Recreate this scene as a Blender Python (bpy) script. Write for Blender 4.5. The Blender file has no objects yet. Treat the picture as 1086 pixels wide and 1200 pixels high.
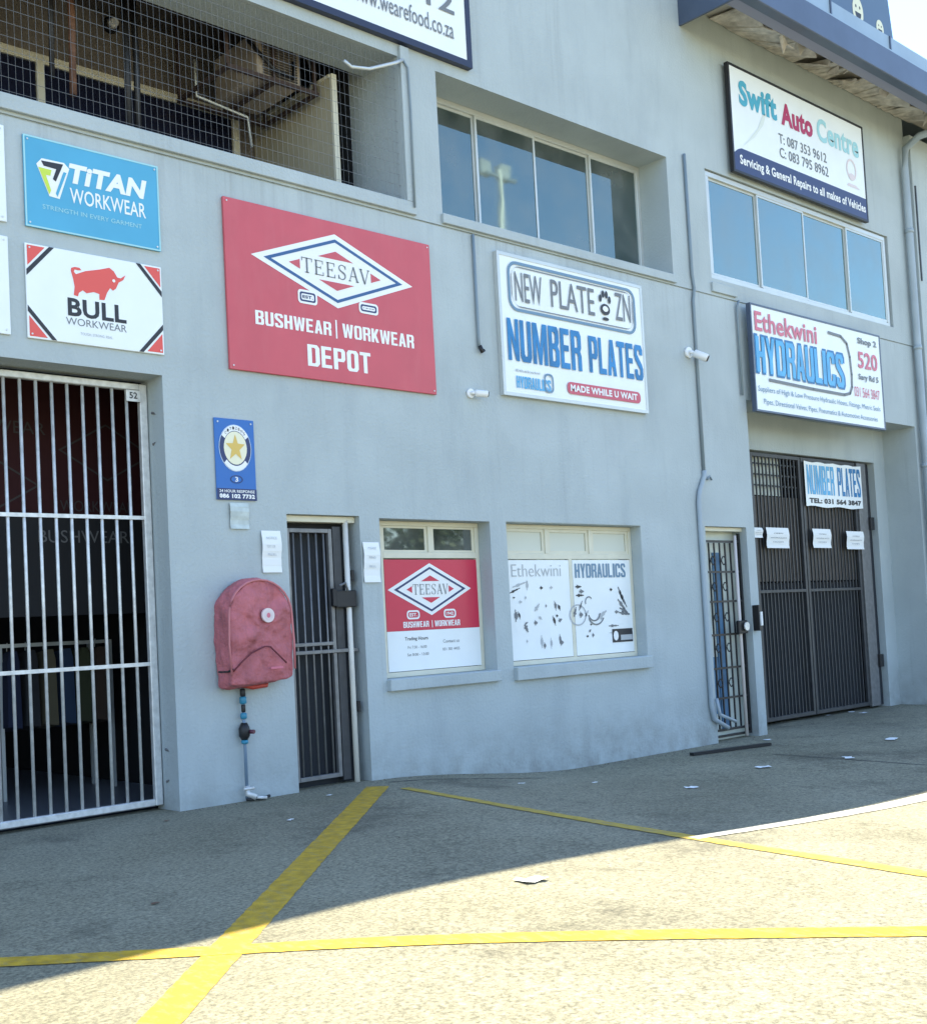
import bpy, bmesh, math, random
from mathutils import Vector, Matrix, noise
random.seed(7)
R = math.radians
sc = bpy.context.scene
COL = sc.collection
# ------------------------------------------------------------ camera (facade plane is Y=0, ground at the left gate is Z=0)
RIGHT = Vector((0.73171788, -0.00681574, 0.68157354))     # world X seen in camera axes (x right, y down, z forward)
INTO = Vector((-0.67955422, 0.0702647, 0.73025265))       # world Y
UP = Vector((-0.05286777, -0.9975051, 0.04678228))        # world Z
DIST, HGT, FOC = 7.932924, 1.236773, 1400.0
cam_d = bpy.data.cameras.new('camera'); cam = bpy.data.objects.new('camera', cam_d); COL.objects.link(cam)
m = Matrix((( RIGHT.x, -RIGHT.y, -RIGHT.z), (INTO.x, -INTO.y, -INTO.z), (UP.x, -UP.y, -UP.z)))
cam.matrix_world = Matrix.Translation((0, -DIST, HGT)) @ m.to_4x4()
cam_d.sensor_fit = 'HORIZONTAL'; cam_d.sensor_width = 36; cam_d.lens = FOC / 1086 * 36
cam_d.shift_y = 70 / 1086; cam_d.clip_end = 2000; cam_d.clip_start = .05
sc.camera = cam
# ------------------------------------------------------------ light
EL, AZ = 66.4, 28.0
w = bpy.data.worlds.new('World'); sc.world = w; w.use_nodes = True
nt = w.node_tree; bg = nt.nodes['Background']
sky = nt.nodes.new('ShaderNodeTexSky'); sky.sky_type = 'NISHITA'; sky.sun_disc = False
sky.sun_elevation = R(EL); sky.sun_rotation = R(AZ); sky.altitude = 50; sky.air_density = 1.0; sky.dust_density = .15; sky.ozone_density = 1.3
nt.links.new(sky.outputs[0], bg.inputs[0]); bg.inputs[1].default_value = 0.125
sd = bpy.data.lights.new('sun', 'SUN'); sd.energy = 3.4; sd.angle = R(0.5); sd.color = (1, .92, .72)
sun = bpy.data.objects.new('sun', sd); COL.objects.link(sun)
sv = Vector((math.sin(R(AZ)) * math.cos(R(EL)), math.cos(R(AZ)) * math.cos(R(EL)), math.sin(R(EL))))
sun.rotation_euler = sv.to_track_quat('Z', 'Y').to_euler(); sun.location = (0, 20, 40)
sc.view_settings.view_transform = 'Standard'; sc.view_settings.look = 'None'
sc.view_settings.gamma = 1; sc.view_settings.use_curve_mapping = False
sc.view_settings.exposure = 2.02
sc.render.engine = 'CYCLES'

# ------------------------------------------------------------ measuring: a sight line of the survey photo meets a vertical plane or the ground
def sight(x, y):
    v = Vector((x - 543.0, y - 670.0, FOC)); return Vector((v.dot(RIGHT), v.dot(INTO), v.dot(UP)))
def at(x, y, Y=0.0):
    r = sight(x, y); t = (DIST + Y) / r.y
    return (r.x * t, HGT + r.z * t)
def gz(X, Y):
    Yc = min(0.0, max(-6.0, Y)); t = (X - (6.2 + .85 * Yc)) / (2.7 - .85 * Yc)
    t = max(0.0, min(1.0, t)); return -0.2 * t * t * (3 - 2 * t)
def onground(x, y):
    r = sight(x, y); z = 0.0
    for i in range(12):
        t = (z - HGT) / r.z; X, Y = r.x * t, r.y * t - DIST; z = gz(X, Y)
    return (X, Y)

# ------------------------------------------------------------ materials
def mat(name, col, rough=.6, metal=0.0, spec=.5, var=0.0, vscale=3.0, bump=0.0, bscale=60.0, dirt=None, dscale=1.2, damt=.4, bdist=.01):
    M = bpy.data.materials.new(name); M.use_nodes = True; n = M.node_tree; b = n.nodes['Principled BSDF']
    b.inputs['Base Color'].default_value = (*col, 1); b.inputs['Roughness'].default_value = rough
    b.inputs['Metallic'].default_value = metal; b.inputs['Specular IOR Level'].default_value = spec
    if var or bump or dirt:
        tc = n.nodes.new('ShaderNodeNewGeometry'); src = tc.outputs['Position']
    cur = None
    if var:
        t = n.nodes.new('ShaderNodeTexNoise'); t.inputs['Scale'].default_value = vscale; t.inputs['Detail'].default_value = 6
        n.links.new(src, t.inputs['Vector'])
        mp = n.nodes.new('ShaderNodeMapRange'); mp.inputs[1].default_value = .3; mp.inputs[2].default_value = .7
        mp.inputs[3].default_value = 1 - var; mp.inputs[4].default_value = 1 + var * .6
        n.links.new(t.outputs[0], mp.inputs[0])
        mx = n.nodes.new('ShaderNodeMix'); mx.data_type = 'RGBA'; mx.blend_type = 'MULTIPLY'; mx.inputs[0].default_value = 1
        mx.inputs[6].default_value = (*col, 1); n.links.new(mp.outputs[0], mx.inputs[7]); cur = mx.outputs[2]
    if dirt:
        t = n.nodes.new('ShaderNodeTexNoise'); t.inputs['Scale'].default_value = dscale; t.inputs['Detail'].default_value = 9; t.inputs['Roughness'].default_value = .65
        vm = n.nodes.new('ShaderNodeVectorMath'); vm.operation = 'MULTIPLY'; vm.inputs[1].default_value = (2.2, 1, .55)
        n.links.new(src, vm.inputs[0]); n.links.new(vm.outputs[0], t.inputs['Vector'])
        mp = n.nodes.new('ShaderNodeMapRange'); mp.inputs[1].default_value = .5; mp.inputs[2].default_value = .8
        mp.inputs[3].default_value = 0; mp.inputs[4].default_value = damt; n.links.new(t.outputs[0], mp.inputs[0])
        mx = n.nodes.new('ShaderNodeMix'); mx.data_type = 'RGBA'; n.links.new(mp.outputs[0], mx.inputs[0])
        if cur: n.links.new(cur, mx.inputs[6])
        else: mx.inputs[6].default_value = (*col, 1)
        mx.inputs[7].default_value = (*dirt, 1); cur = mx.outputs[2]
    if cur: n.links.new(cur, b.inputs['Base Color'])
    if bump:
        t = n.nodes.new('ShaderNodeTexNoise'); t.inputs['Scale'].default_value = bscale; t.inputs['Detail'].default_value = 5
        n.links.new(src, t.inputs['Vector'])
        bp = n.nodes.new('ShaderNodeBump'); bp.inputs['Strength'].default_value = bump; bp.inputs['Distance'].default_value = bdist
        n.links.new(t.outputs[0], bp.inputs['Height']); n.links.new(bp.outputs[0], b.inputs['Normal'])
    return M
PAINT = mat('facade_paint', (.415, .465, .465), .75, var=.08, vscale=1.3, bump=.55, bscale=38, dirt=(.27, .31, .33), damt=.45)
def weather(M):
    n = M.node_tree; L = n.links.new; b = n.nodes['Principled BSDF']; src = b.inputs['Base Color'].links[0].from_socket
    g = n.nodes.new('ShaderNodeNewGeometry')
    def nz(scale, vec, det=6):
        m_ = n.nodes.new('ShaderNodeVectorMath'); m_.operation = 'MULTIPLY'; m_.inputs[1].default_value = vec; L(g.outputs['Position'], m_.inputs[0])
        t = n.nodes.new('ShaderNodeTexNoise'); t.inputs['Scale'].default_value = scale; t.inputs['Detail'].default_value = det; t.inputs['Roughness'].default_value = .65; L(m_.outputs[0], t.inputs['Vector']); return t.outputs[0]
    def mr(v, a, b_, c, d):
        t = n.nodes.new('ShaderNodeMapRange'); t.inputs[1].default_value = a; t.inputs[2].default_value = b_; t.inputs[3].default_value = c; t.inputs[4].default_value = d; L(v, t.inputs[0]); return t.outputs[0]
    def ml(a, b_, op='MULTIPLY'):
        t = n.nodes.new('ShaderNodeMath'); t.operation = op; L(a, t.inputs[0]); L(b_, t.inputs[1]); return t.outputs[0]
    def mixc(f, a, c):
        x = n.nodes.new('ShaderNodeMix'); x.data_type = 'RGBA'; L(f, x.inputs[0]); L(a, x.inputs[6]); x.inputs[7].default_value = (*c, 1); return x.outputs[2]
    sep = n.nodes.new('ShaderNodeSeparateXYZ'); L(g.outputs['Position'], sep.inputs[0])
    runs = ml(mr(nz(1.0, (9, 9, .35)), .55, .75, 0, .42), mr(nz(.5, (1, 1, 1)), .42, .62, 0, 1))
    c = mixc(runs, src, (.24, .26, .26))
    below = ml(mr(sep.outputs[2], 4.94, 4.2, 1, 0), mr(sep.outputs[2], 4.95, 4.94, 0, 1)); c = mixc(ml(ml(below, mr(nz(1.0, (14, 14, .5)), .5, .72, 0, .55)), mr(nz(.7, (1, 1, 1)), .4, .6, .2, 1)), c, (.2, .21, .2))
    c = mixc(ml(mr(sep.outputs[2], .45, -.2, 0, 1), mr(nz(4, (1, 1, 1)), .4, .62, .1, .65)), c, (.20, .20, .18))
    patch = mr(nz(.35, (1, 1, 1.6), 2), .56, .60, 0, .16); c = mixc(patch, c, (.52, .57, .58))
    L(c, b.inputs['Base Color'])
weather(PAINT)
SOFFIT = mat('soffit_paint', (.42, .40, .36), .8, var=.1, bump=.2)
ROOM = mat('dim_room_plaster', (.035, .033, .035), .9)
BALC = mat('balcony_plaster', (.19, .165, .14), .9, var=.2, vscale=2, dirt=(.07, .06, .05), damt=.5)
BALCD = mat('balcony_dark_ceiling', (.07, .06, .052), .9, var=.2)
CREAM = mat('cream_frame_paint', (.66, .63, .50), .45, var=.06, vscale=6)
ALU = mat('pale_window_aluminium', (.55, .57, .55), .4, .35, var=.05)
GALV = mat('galvanised_steel', (.66, .66, .64), .45, .35, var=.2, vscale=18)
STEEL = mat('grey_painted_steel', (.20, .20, .20), .45, .4, var=.2, vscale=15)
GSTEEL = mat('dark_gate_steel', (.05, .052, .056), .5, .3, var=.2, vscale=12)
BLACKM = mat('black_metal', (.02, .02, .022), .45, .3)
WHITEB = mat('white_sign_board', (.80, .83, .82), .4, var=.03, vscale=4)
WHITEP = mat('white_print', (.82, .82, .80), .5)
BLACKP = mat('black_print', (.02, .02, .025), .5)
GREYP = mat('grey_print', (.16, .17, .18), .5)
PGREY = mat('pale_grey_print', (.42, .44, .45), .5)
NAVY = mat('navy_print', (.02, .035, .12), .45)
REDB = mat('faded_red_board', (.56, .085, .105), .45, var=.06, vscale=3, dirt=(.6, .2, .2), dscale=2, damt=.25)
REDP = mat('red_print', (.62, .05, .06), .45)
DRED = mat('dark_red_print', (.42, .02, .09), .45)
PINKP = mat('pink_red_print', (.62, .16, .22), .5)
CORAL = mat('coral_red_print', (.72, .09, .07), .45)
BLUEP = mat('blue_print', (.015, .19, .44), .45, var=.3, vscale=5)
LBLUE = mat('light_blue_print', (.08, .38, .66), .45, var=.15, vscale=5)
CYANP = mat('cyan_print', (.06, .36, .48), .45)
PCYAN = mat('pale_cyan_print', (.34, .62, .66), .5)
SKYB = mat('sky_blue_board', (.075, .36, .55), .4, var=.06, vscale=3)
SLATE = mat('slate_blue_print', (.14, .24, .34), .45)
LIME = mat('lime_print', (.55, .68, .06), .45)
POLB = mat('royal_blue_board', (.02, .13, .42), .4)
GOLD = mat('gold_print', (.68, .46, .10), .45)
CREAMP = mat('cream_print', (.80, .76, .55), .5)
PAPER = mat('paper', (.80, .81, .79), .8)
FABRIC = mat('faded_red_vinyl', (.48, .135, .15), .7, var=.2, vscale=7, bump=.9, bscale=11, dirt=(.22, .06, .065), dscale=5, damt=.8, bdist=.04)
TEAL = mat('teal_plastic', (.03, .22, .34), .4)
DRAIN = mat('grey_painted_pipe', (.33, .39, .43), .5, var=.1)
GUTTER = mat('slate_painted_steel', (.075, .10, .15), .4, .2, var=.1)
ROOFM = mat('blue_grey_roof_sheet', (.30, .38, .44), .45, .2, var=.08)
BROWNP = mat('brown_ribbed_sheet', (.12, .10, .08), .7, var=.15, vscale=5)
DKSHEET = mat('dark_post_and_painted_shade', (.018, .021, .026), .8)  # dark gate post colour, also painted as the darkness of unlit openings
YEL = mat('yellow_road_paint', (.50, .31, .012), .75, var=.3, vscale=14, bump=.5, bscale=120, dirt=(.24, .21, .12), dscale=11, damt=1.0)
YELW = mat('worn_yellow_road_paint', (.44, .31, .04), .8, var=.2, vscale=14, dirt=(.2, .19, .14), dscale=8, damt=.9)
PALEC = mat('pale_grey_cream', (.45, .43, .37), .85, var=.08, vscale=7)
JOINT = mat('dark_joint_filler', (.07, .07, .065), .95)
TORN = mat('torn_ceiling_board', (.60, .56, .50), .9, var=.3, vscale=9, dirt=(.2, .17, .14), dscale=4, damt=.9)
RUST = mat('rusty_metal', (.16, .08, .05), .7, .2, var=.4, vscale=12)
WOODY = mat('bark', (.10, .07, .05), .9)
LEAF = mat('leaf_green', (.05, .09, .025), .6, var=.3, vscale=1)
BEIGE = mat('beige_panel', (.44, .40, .29), .7, var=.08)
NETM = mat('net_cord', (.15, .155, .16), .8)
CURT = mat('curtain_cloth', (.50, .56, .55), .9)
LGATE = mat('pale_door_and_painted_light', (.66, .70, .62), .8, var=.15, vscale=3)  # pale door colour, also painted as the light behind the wide gate
BLUEPAN = mat('blue_poster_print', (.09, .20, .33), .5, var=.35, vscale=6)
BLIND = mat('cream_blind', (.62, .63, .54), .7)
TAR = mat('asphalt', (.06, .06, .062), .9, var=.2, vscale=8)

def concrete():
    M = bpy.data.materials.new('rough_concrete'); M.use_nodes = True; n = M.node_tree; b = n.nodes['Principled BSDF']; L = n.links.new
    g = n.nodes.new('ShaderNodeNewGeometry'); P = g.outputs['Position']
    def ns(s, d=6, r=.6):
        t = n.nodes.new('ShaderNodeTexNoise'); t.inputs['Scale'].default_value = s; t.inputs['Detail'].default_value = d; t.inputs['Roughness'].default_value = r
        L(P, t.inputs['Vector']); return t.outputs[0]
    def ramp(v, pts):
        r = n.nodes.new('ShaderNodeValToRGB'); e = r.color_ramp.elements
        e[0].position, e[0].color = pts[0][0], (*pts[0][1], 1); e[1].position, e[1].color = pts[-1][0], (*pts[-1][1], 1)
        for p, c in pts[1:-1]: k = e.new(p); k.color = (*c, 1)
        L(v, r.inputs[0]); return r.outputs[0]
    def mix(a, c, mode, f):
        x = n.nodes.new('ShaderNodeMix'); x.data_type = 'RGBA'; x.blend_type = mode; x.inputs[0].default_value = f
        L(a, x.inputs[6]); L(c, x.inputs[7]); return x.outputs[2]
    base = ramp(ns(.45, 8), [(.3, (.195, .182, .125)), (.5, (.255, .238, .168)), (.72, (.305, .288, .208))])
    sp = ramp(ns(48, 4, .75), [(.33, (.32, .32, .32)), (.5, (.95, .95, .95)), (.68, (1.7, 1.68, 1.58))])
    sp2 = ramp(ns(17, 3, .7), [(.3, (.78, .78, .78)), (.7, (1.15, 1.15, 1.15))])
    v = n.nodes.new('ShaderNodeTexVoronoi'); v.inputs['Scale'].default_value = 26; L(P, v.inputs['Vector'])
    ch = ramp(v.outputs['Distance'], [(.06, (1.35, 1.33, 1.25)), (.16, (1, 1, 1)), (.9, (.93, .93, .93))])
    st = ramp(ns(1.6, 10, .7), [(.30, (.62, .62, .62)), (.44, (.97, .97, .97)), (1, (1.05, 1.05, 1.05))])
    c = mix(base, sp, 'MULTIPLY', .75); c = mix(c, sp2, 'MULTIPLY', .9); c = mix(c, ch, 'MULTIPLY', .7); c = mix(c, st, 'MULTIPLY', .9)
    oil = ramp(ns(.7, 7, .62), [(.36, (.55, .55, .57)), (.42, (.86, .86, .87)), (.5, (1, 1, 1)), (.66, (1, 1, 1)), (.74, (1.12, 1.1, 1.06))]); c = mix(c, oil, 'MULTIPLY', .8)
    dots = ramp(ns(7, 3, .6), [(.24, (.5, .5, .5)), (.31, (1, 1, 1)), (1, (1, 1, 1))]); c = mix(c, dots, 'MULTIPLY', .7)
    L(c, b.inputs['Base Color']); b.inputs['Roughness'].default_value = .9; b.inputs['Specular IOR Level'].default_value = .25
    bp = n.nodes.new('ShaderNodeBump'); bp.inputs['Strength'].default_value = .6; bp.inputs['Distance'].default_value = .006
    L(ns(60, 5, .8), bp.inputs['Height']); L(bp.outputs[0], b.inputs['Normal'])
    return M
CONC = concrete()
def glass(name, tint, refl):
    M = bpy.data.materials.new(name); M.use_nodes = True; n = M.node_tree
    for k in list(n.nodes):
        if k.type == 'BSDF_PRINCIPLED': n.nodes.remove(k)
    out = [k for k in n.nodes if k.type == 'OUTPUT_MATERIAL'][0]
    g = n.nodes.new('ShaderNodeBsdfGlossy'); g.inputs['Roughness'].default_value = .03; g.inputs['Color'].default_value = (*refl, 1)
    t = n.nodes.new('ShaderNodeBsdfTransparent'); t.inputs['Color'].default_value = (*tint, 1)
    f = n.nodes.new('ShaderNodeFresnel'); f.inputs['IOR'].default_value = 2.1
    nz = n.nodes.new('ShaderNodeTexNoise'); nz.inputs['Scale'].default_value = 1.5
    gg = n.nodes.new('ShaderNodeNewGeometry'); n.links.new(gg.outputs['Position'], nz.inputs['Vector'])
    bp = n.nodes.new('ShaderNodeBump'); bp.inputs['Strength'].default_value = .015; bp.inputs['Distance'].default_value = .05
    n.links.new(nz.outputs[0], bp.inputs['Height']); n.links.new(bp.outputs[0], g.inputs['Normal'])
    ad = n.nodes.new('ShaderNodeMath'); ad.operation = 'ADD'; ad.inputs[1].default_value = .12; n.links.new(f.outputs[0], ad.inputs[0])
    mx = n.nodes.new('ShaderNodeMixShader'); n.links.new(ad.outputs[0], mx.inputs[0]); n.links.new(t.outputs[0], mx.inputs[1]); n.links.new(g.outputs[0], mx.inputs[2])
    df = n.nodes.new('ShaderNodeBsdfDiffuse'); df.inputs[0].default_value = (.32, .34, .33, 1)
    dn = n.nodes.new('ShaderNodeTexNoise'); dn.inputs['Scale'].default_value = 2.2; dn.inputs['Detail'].default_value = 8; n.links.new(gg.outputs['Position'], dn.inputs['Vector'])
    dr = n.nodes.new('ShaderNodeMapRange'); dr.inputs[1].default_value = .35; dr.inputs[2].default_value = .75; dr.inputs[3].default_value = .07; dr.inputs[4].default_value = .34; n.links.new(dn.outputs[0], dr.inputs[0])
    m2 = n.nodes.new('ShaderNodeMixShader'); n.links.new(dr.outputs[0], m2.inputs[0]); n.links.new(mx.outputs[0], m2.inputs[1]); n.links.new(df.outputs[0], m2.inputs[2])
    n.links.new(m2.outputs[0], out.inputs[0]); return M
GLASS = glass('tinted_reflective_glass', (.22, .27, .28), (.52, .72, .70))
GLASS2 = glass('bright_reflective_glass', (.2, .3, .33), (.74, 1, .97))
GLASSD = glass('clear_dusty_glass', (.6, .65, .62), (.8, .85, .8))

# ------------------------------------------------------------ builders
def link(name, me, mt, parent=None):
    if mt: me.materials.append(mt)
    o = bpy.data.objects.new(name, me); COL.objects.link(o)
    if parent: o.parent = parent; o.matrix_parent_inverse = parent.matrix_world.inverted() if False else Matrix.Translation(-parent.location)
    return o
class MB:
    def __init__(s): s.v = []; s.f = []
    def quad(s, *p):
        k = len(s.v); s.v += [tuple(a) for a in p]; s.f.append(tuple(range(k, k + len(p)))); return s
    def box(s, x0, x1, y0, y1, z0, z1):
        if x0 > x1: x0, x1 = x1, x0
        if y0 > y1: y0, y1 = y1, y0
        if z0 > z1: z0, z1 = z1, z0
        k = len(s.v); s.v += [(x, y, z) for z in (z0, z1) for y in (y0, y1) for x in (x0, x1)]
        for q in ((0, 2, 3, 1), (4, 5, 7, 6), (0, 1, 5, 4), (2, 6, 7, 3), (0, 4, 6, 2), (1, 3, 7, 5)): s.f.append(tuple(k + i for i in q))
        return s
    def tube(s, pts, r, n=8):
        pts = [Vector(p) for p in pts]; rings = []
        for i, p in enumerate(pts):
            a = pts[max(0, i - 1)]; b = pts[min(len(pts) - 1, i + 1)]; d = (b - a).normalized()
            u = d.cross(Vector((0, 0, 1)) if abs(d.z) < .9 else Vector((1, 0, 0))).normalized(); v = d.cross(u)
            rr = r[i] if isinstance(r, (list, tuple)) else r
            k = len(s.v); rings.append(k)
            s.v += [tuple(p + u * math.cos(2 * math.pi * j / n) * rr + v * math.sin(2 * math.pi * j / n) * rr) for j in range(n)]
        for a, b in zip(rings, rings[1:]):
            for j in range(n): s.f.append((a + j, a + (j + 1) % n, b + (j + 1) % n, b + j))
        s.f.append(tuple(rings[0] + j for j in reversed(range(n)))); s.f.append(tuple(rings[-1] + j for j in range(n)))
        return s
    def build(s, name, mt, parent=None, smooth=False, bevel=0):
        me = bpy.data.meshes.new(name); me.from_pydata(s.v, [], s.f); me.validate()
        bm = bmesh.new(); bm.from_mesh(me)
        if bevel:
            bmesh.ops.bevel(bm, geom=[e for e in bm.edges], offset=bevel, segments=1, affect='EDGES', clamp_overlap=True)
        bmesh.ops.recalc_face_normals(bm, faces=bm.faces); bm.to_mesh(me); bm.free()
        if smooth:
            for p in me.polygons: p.use_smooth = len(p.vertices) <= 4
        return link(name, me, mt, parent)
def thing(name, label, cat, loc=(0, 0, 0), group=None):
    o = bpy.data.objects.new(name, None); COL.objects.link(o); o.location = loc; o['label'] = label; o['category'] = cat
    if group: o['group'] = group
    return o
def lab(o, t): o['label'] = t; return o
def struct(o): o['kind'] = 'structure'; return o
def dup(o, parent, dx=(0, 0, 0)):
    c = o.copy(); COL.objects.link(c); c.parent = parent; c.location = Vector(o.location) + Vector(dx); return c
def tagm(o, label, cat, group=None):
    o['label'] = label; o['category'] = cat
    if group: o['group'] = group
    return o

# flat print on a board: everything lies in the plane Y = y
def flat(parent, name, pts, y, mt):
    """polygon from points (X,Z)"""
    me = bpy.data.meshes.new(name); bm = bmesh.new()
    vs = [bm.verts.new((p[0], y, p[1])) for p in pts]; f = bm.faces.new(vs); f.normal_update()
    if f.normal.y > 0: f.normal_flip()
    bmesh.ops.triangulate(bm, faces=[f]); bm.to_mesh(me); bm.free()
    return link(name, me, mt, parent)
def ringpoly(parent, name, outer, inner, y, mt):
    n = len(outer); me = bpy.data.meshes.new(name)
    v = [(p[0], y, p[1]) for p in outer] + [(p[0], y, p[1]) for p in inner]
    me.from_pydata(v, [], [(i, (i + 1) % n, n + (i + 1) % n, n + i) for i in range(n)])
    return link(name, me, mt, parent)
def rrect(x0, x1, z0, z1, r, n=5):
    out = []
    for cx, cz, a0 in ((x1 - r, z1 - r, 0), (x0 + r, z1 - r, 90), (x0 + r, z0 + r, 180), (x1 - r, z0 + r, 270)):
        for i in range(n + 1):
            a = R(a0 + 90 * i / n); out.append((cx + r * math.cos(a), cz + r * math.sin(a)))
    return out
def ell(cx, cz, rx, rz, n=28, a0=0, a1=360):
    return [(cx + rx * math.cos(R(a0 + (a1 - a0) * i / n)), cz + rz * math.sin(R(a0 + (a1 - a0) * i / n))) for i in range(n + (0 if a1 - a0 == 360 else 1))]
TC = {}
def text(parent, name, s, x0, x1, z0, z1, y, mt, bold=0.0, shear=0.0, res=3):
    """letters fitted to a rectangle of the facade"""
    key = (s, bold, shear, res)
    if key not in TC:
        cu = bpy.data.curves.new('t', 'FONT'); cu.body = s; cu.resolution_u = res; cu.offset = bold; cu.shear = shear; cu.fill_mode = 'FRONT'
        cu.space_character = 1 + bold * 1.5
        ob = bpy.data.objects.new('t', cu); COL.objects.link(ob); dg = bpy.context.evaluated_depsgraph_get()
        me = bpy.data.meshes.new_from_object(ob.evaluated_get(dg)); TC[key] = [tuple(v.co) for v in me.vertices], [tuple(p.vertices) for p in me.polygons]
        bpy.data.objects.remove(ob); bpy.data.curves.remove(cu); bpy.data.meshes.remove(me)
    V, F = TC[key]; xs = [v[0] for v in V]; ys = [v[1] for v in V]; a, b, c, d = min(xs), max(xs), min(ys), max(ys)
    me = bpy.data.meshes.new(name); me.from_pydata([(x0 + (v[0] - a) / (b - a) * (x1 - x0), y, z0 + (v[1] - c) / (d - c) * (z1 - z0)) for v in V], [], F)
    me.update()
    if me.polygons and me.polygons[0].normal.y > 0: me.flip_normals()
    return link(name, me, mt, parent)
GLY = {'N': [[(0,0),(0,1),(.3,1),(.7,.42),(.7,1),(1,1),(1,0),(.7,0),(.3,.58),(.3,0)]],
'U': [[(0,1),(.34,1),(.34,.2),(.41,.14),(.59,.14),(.66,.2),(.66,1),(1,1),(1,.13),(.85,0),(.15,0),(0,.13)]],
'M': [[(0,0),(0,1),(.3,1),(.5,.4),(.7,1),(1,1),(1,0),(.77,0),(.77,.6),(.58,0),(.42,0),(.23,.6),(.23,0)]],
'W': [[(0,1),(.25,1),(.3,.38),(.42,1),(.58,1),(.7,.38),(.75,1),(1,1),(.84,0),(.6,0),(.5,.6),(.4,0),(.16,0)]],
'E': [[(0,0),(0,1),(.95,1),(.95,.85),(.36,.85),(.36,.59),(.88,.59),(.88,.44),(.36,.44),(.36,.15),(.97,.15),(.97,0)]],
'L': [[(0,0),(0,1),(.36,1),(.36,.16),(.95,.16),(.95,0)]], 'I': [[(0,0),(0,1),(1,1),(1,0)]],
'T': [[(.33,0),(.33,.84),(0,.84),(0,1),(1,1),(1,.84),(.67,.84),(.67,0)]],
'P': [[(0,0),(0,1),(.35,1),(.35,0)],[(.35,1),(.85,1),(1,.88),(1,.5),(.85,.38),(.35,.38),(.35,.52),(.6,.52),(.66,.57),(.66,.81),(.6,.86),(.35,.86)]],
'B': [[(0,0),(0,1),(.35,1),(.35,0)],[(.35,1),(.85,1),(.98,.9),(.98,.62),(.86,.52),(1,.42),(1,.1),(.86,0),(.35,0),(.35,.14),(.58,.14),(.66,.2),(.66,.38),(.58,.44),(.35,.44),(.35,.58),(.56,.58),(.64,.64),(.64,.8),(.56,.86),(.35,.86)]],
'R': [[(0,0),(0,1),(.35,1),(.35,0)],[(.35,1),(.85,1),(1,.88),(1,.58),(.88,.49),(1,.38),(1,0),(.66,0),(.66,.36),(.58,.43),(.35,.43),(.35,.57),(.6,.57),(.66,.62),(.66,.81),(.6,.86),(.35,.86)]],
'D': [[(0,0),(0,1),(.35,1),(.35,0)],[(.35,1),(.8,1),(1,.86),(1,.14),(.8,0),(.35,0),(.35,.14),(.58,.14),(.65,.2),(.65,.8),(.58,.86),(.35,.86)]],
'O': [[(.5,1),(.16,1),(0,.87),(0,.13),(.16,0),(.5,0),(.5,.14),(.42,.14),(.35,.2),(.35,.8),(.42,.86),(.5,.86)],[(.5,1),(.84,1),(1,.87),(1,.13),(.84,0),(.5,0),(.5,.14),(.58,.14),(.65,.2),(.65,.8),(.58,.86),(.5,.86)]],
'A': [[(0,0),(.32,1),(.5,1),(.5,.72),(.43,.38),(.5,.38),(.5,.24),(.40,.24),(.35,0)],[(1,0),(.68,1),(.5,1),(.5,.72),(.57,.38),(.5,.38),(.5,.24),(.60,.24),(.65,0)]],
'S': [[(0,.3),(.34,.3),(.34,.19),(.42,.14),(.58,.14),(.66,.19),(.66,.30),(.12,.56),(0,.68),(0,.88),(.16,1),(.84,1),(1,.88),(1,.72),(.66,.72),(.66,.81),(.58,.86),(.42,.86),(.34,.81),(.34,.72),(.88,.45),(1,.33),(1,.12),(.84,0),(.16,0),(0,.12)]],
'H': [[(0,0),(0,1),(.36,1),(.36,.58),(.64,.58),(.64,1),(1,1),(1,0),(.64,0),(.64,.42),(.36,.42),(.36,0)]],
'Y': [[(.32,0),(.32,.4),(0,1),(.34,1),(.5,.62),(.66,1),(1,1),(.68,.4),(.68,0)]],
'K': [[(0,0),(0,1),(.34,1),(.34,.62),(.62,1),(1,1),(.64,.54),(1,0),(.62,0),(.40,.34),(.34,.26),(.34,0)]],
'C': [[(1,.36),(.65,.36),(.65,.2),(.57,.14),(.42,.14),(.35,.2),(.35,.8),(.42,.86),(.57,.86),(.65,.8),(.65,.66),(1,.66),(1,.87),(.84,1),(.16,1),(0,.87),(0,.13),(.16,0),(.84,0),(1,.13)]]}
def block(parent, s, x0, x1, z0, z1, y, mt, gap=.14, shear=0.0):
    """heavy condensed capitals, one mesh for each letter"""
    wd = {'I': .40, 'M': 1.35, 'W': 1.4, 'L': .88, 'E': .9, 'T': .95}; tot = sum(wd.get(c, 1) for c in s) + gap * (len(s) - 1); k = (x1 - x0) / tot; x = x0
    for c in s:
        w_ = wd.get(c, 1) * k; bm = bmesh.new()
        for pl in GLY[c]:
            f = bm.faces.new([bm.verts.new((x + p[0] * w_ + shear * (p[1] - .5) * (z1 - z0), y, z0 + p[1] * (z1 - z0))) for p in pl]); f.normal_update()
            if f.normal.y > 0: f.normal_flip()
        bmesh.ops.triangulate(bm, faces=bm.faces[:]); bmesh.ops.remove_doubles(bm, verts=bm.verts, dist=1e-5)
        me = bpy.data.meshes.new('letter'); bm.to_mesh(me); bm.free(); link('letter', me, mt, parent); x += w_ + gap * k
def pblock(parent, s, Z, tl, br, y, mt, **k):
    a = at(*Z(*tl), y); b = at(*Z(*br), y); block(parent, s, a[0], b[0], b[1], a[1], y, mt, **k)
def zoomer(ox, oy, s): return lambda u, v: (ox + u / s, oy + v / s)
def ptext(parent, name, s, Z, tl, br, y, mt, **k):
    a = at(*Z(*tl), y); b = at(*Z(*br), y); return text(parent, name, s, a[0], b[0], b[1], a[1], y, mt, **k)
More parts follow.
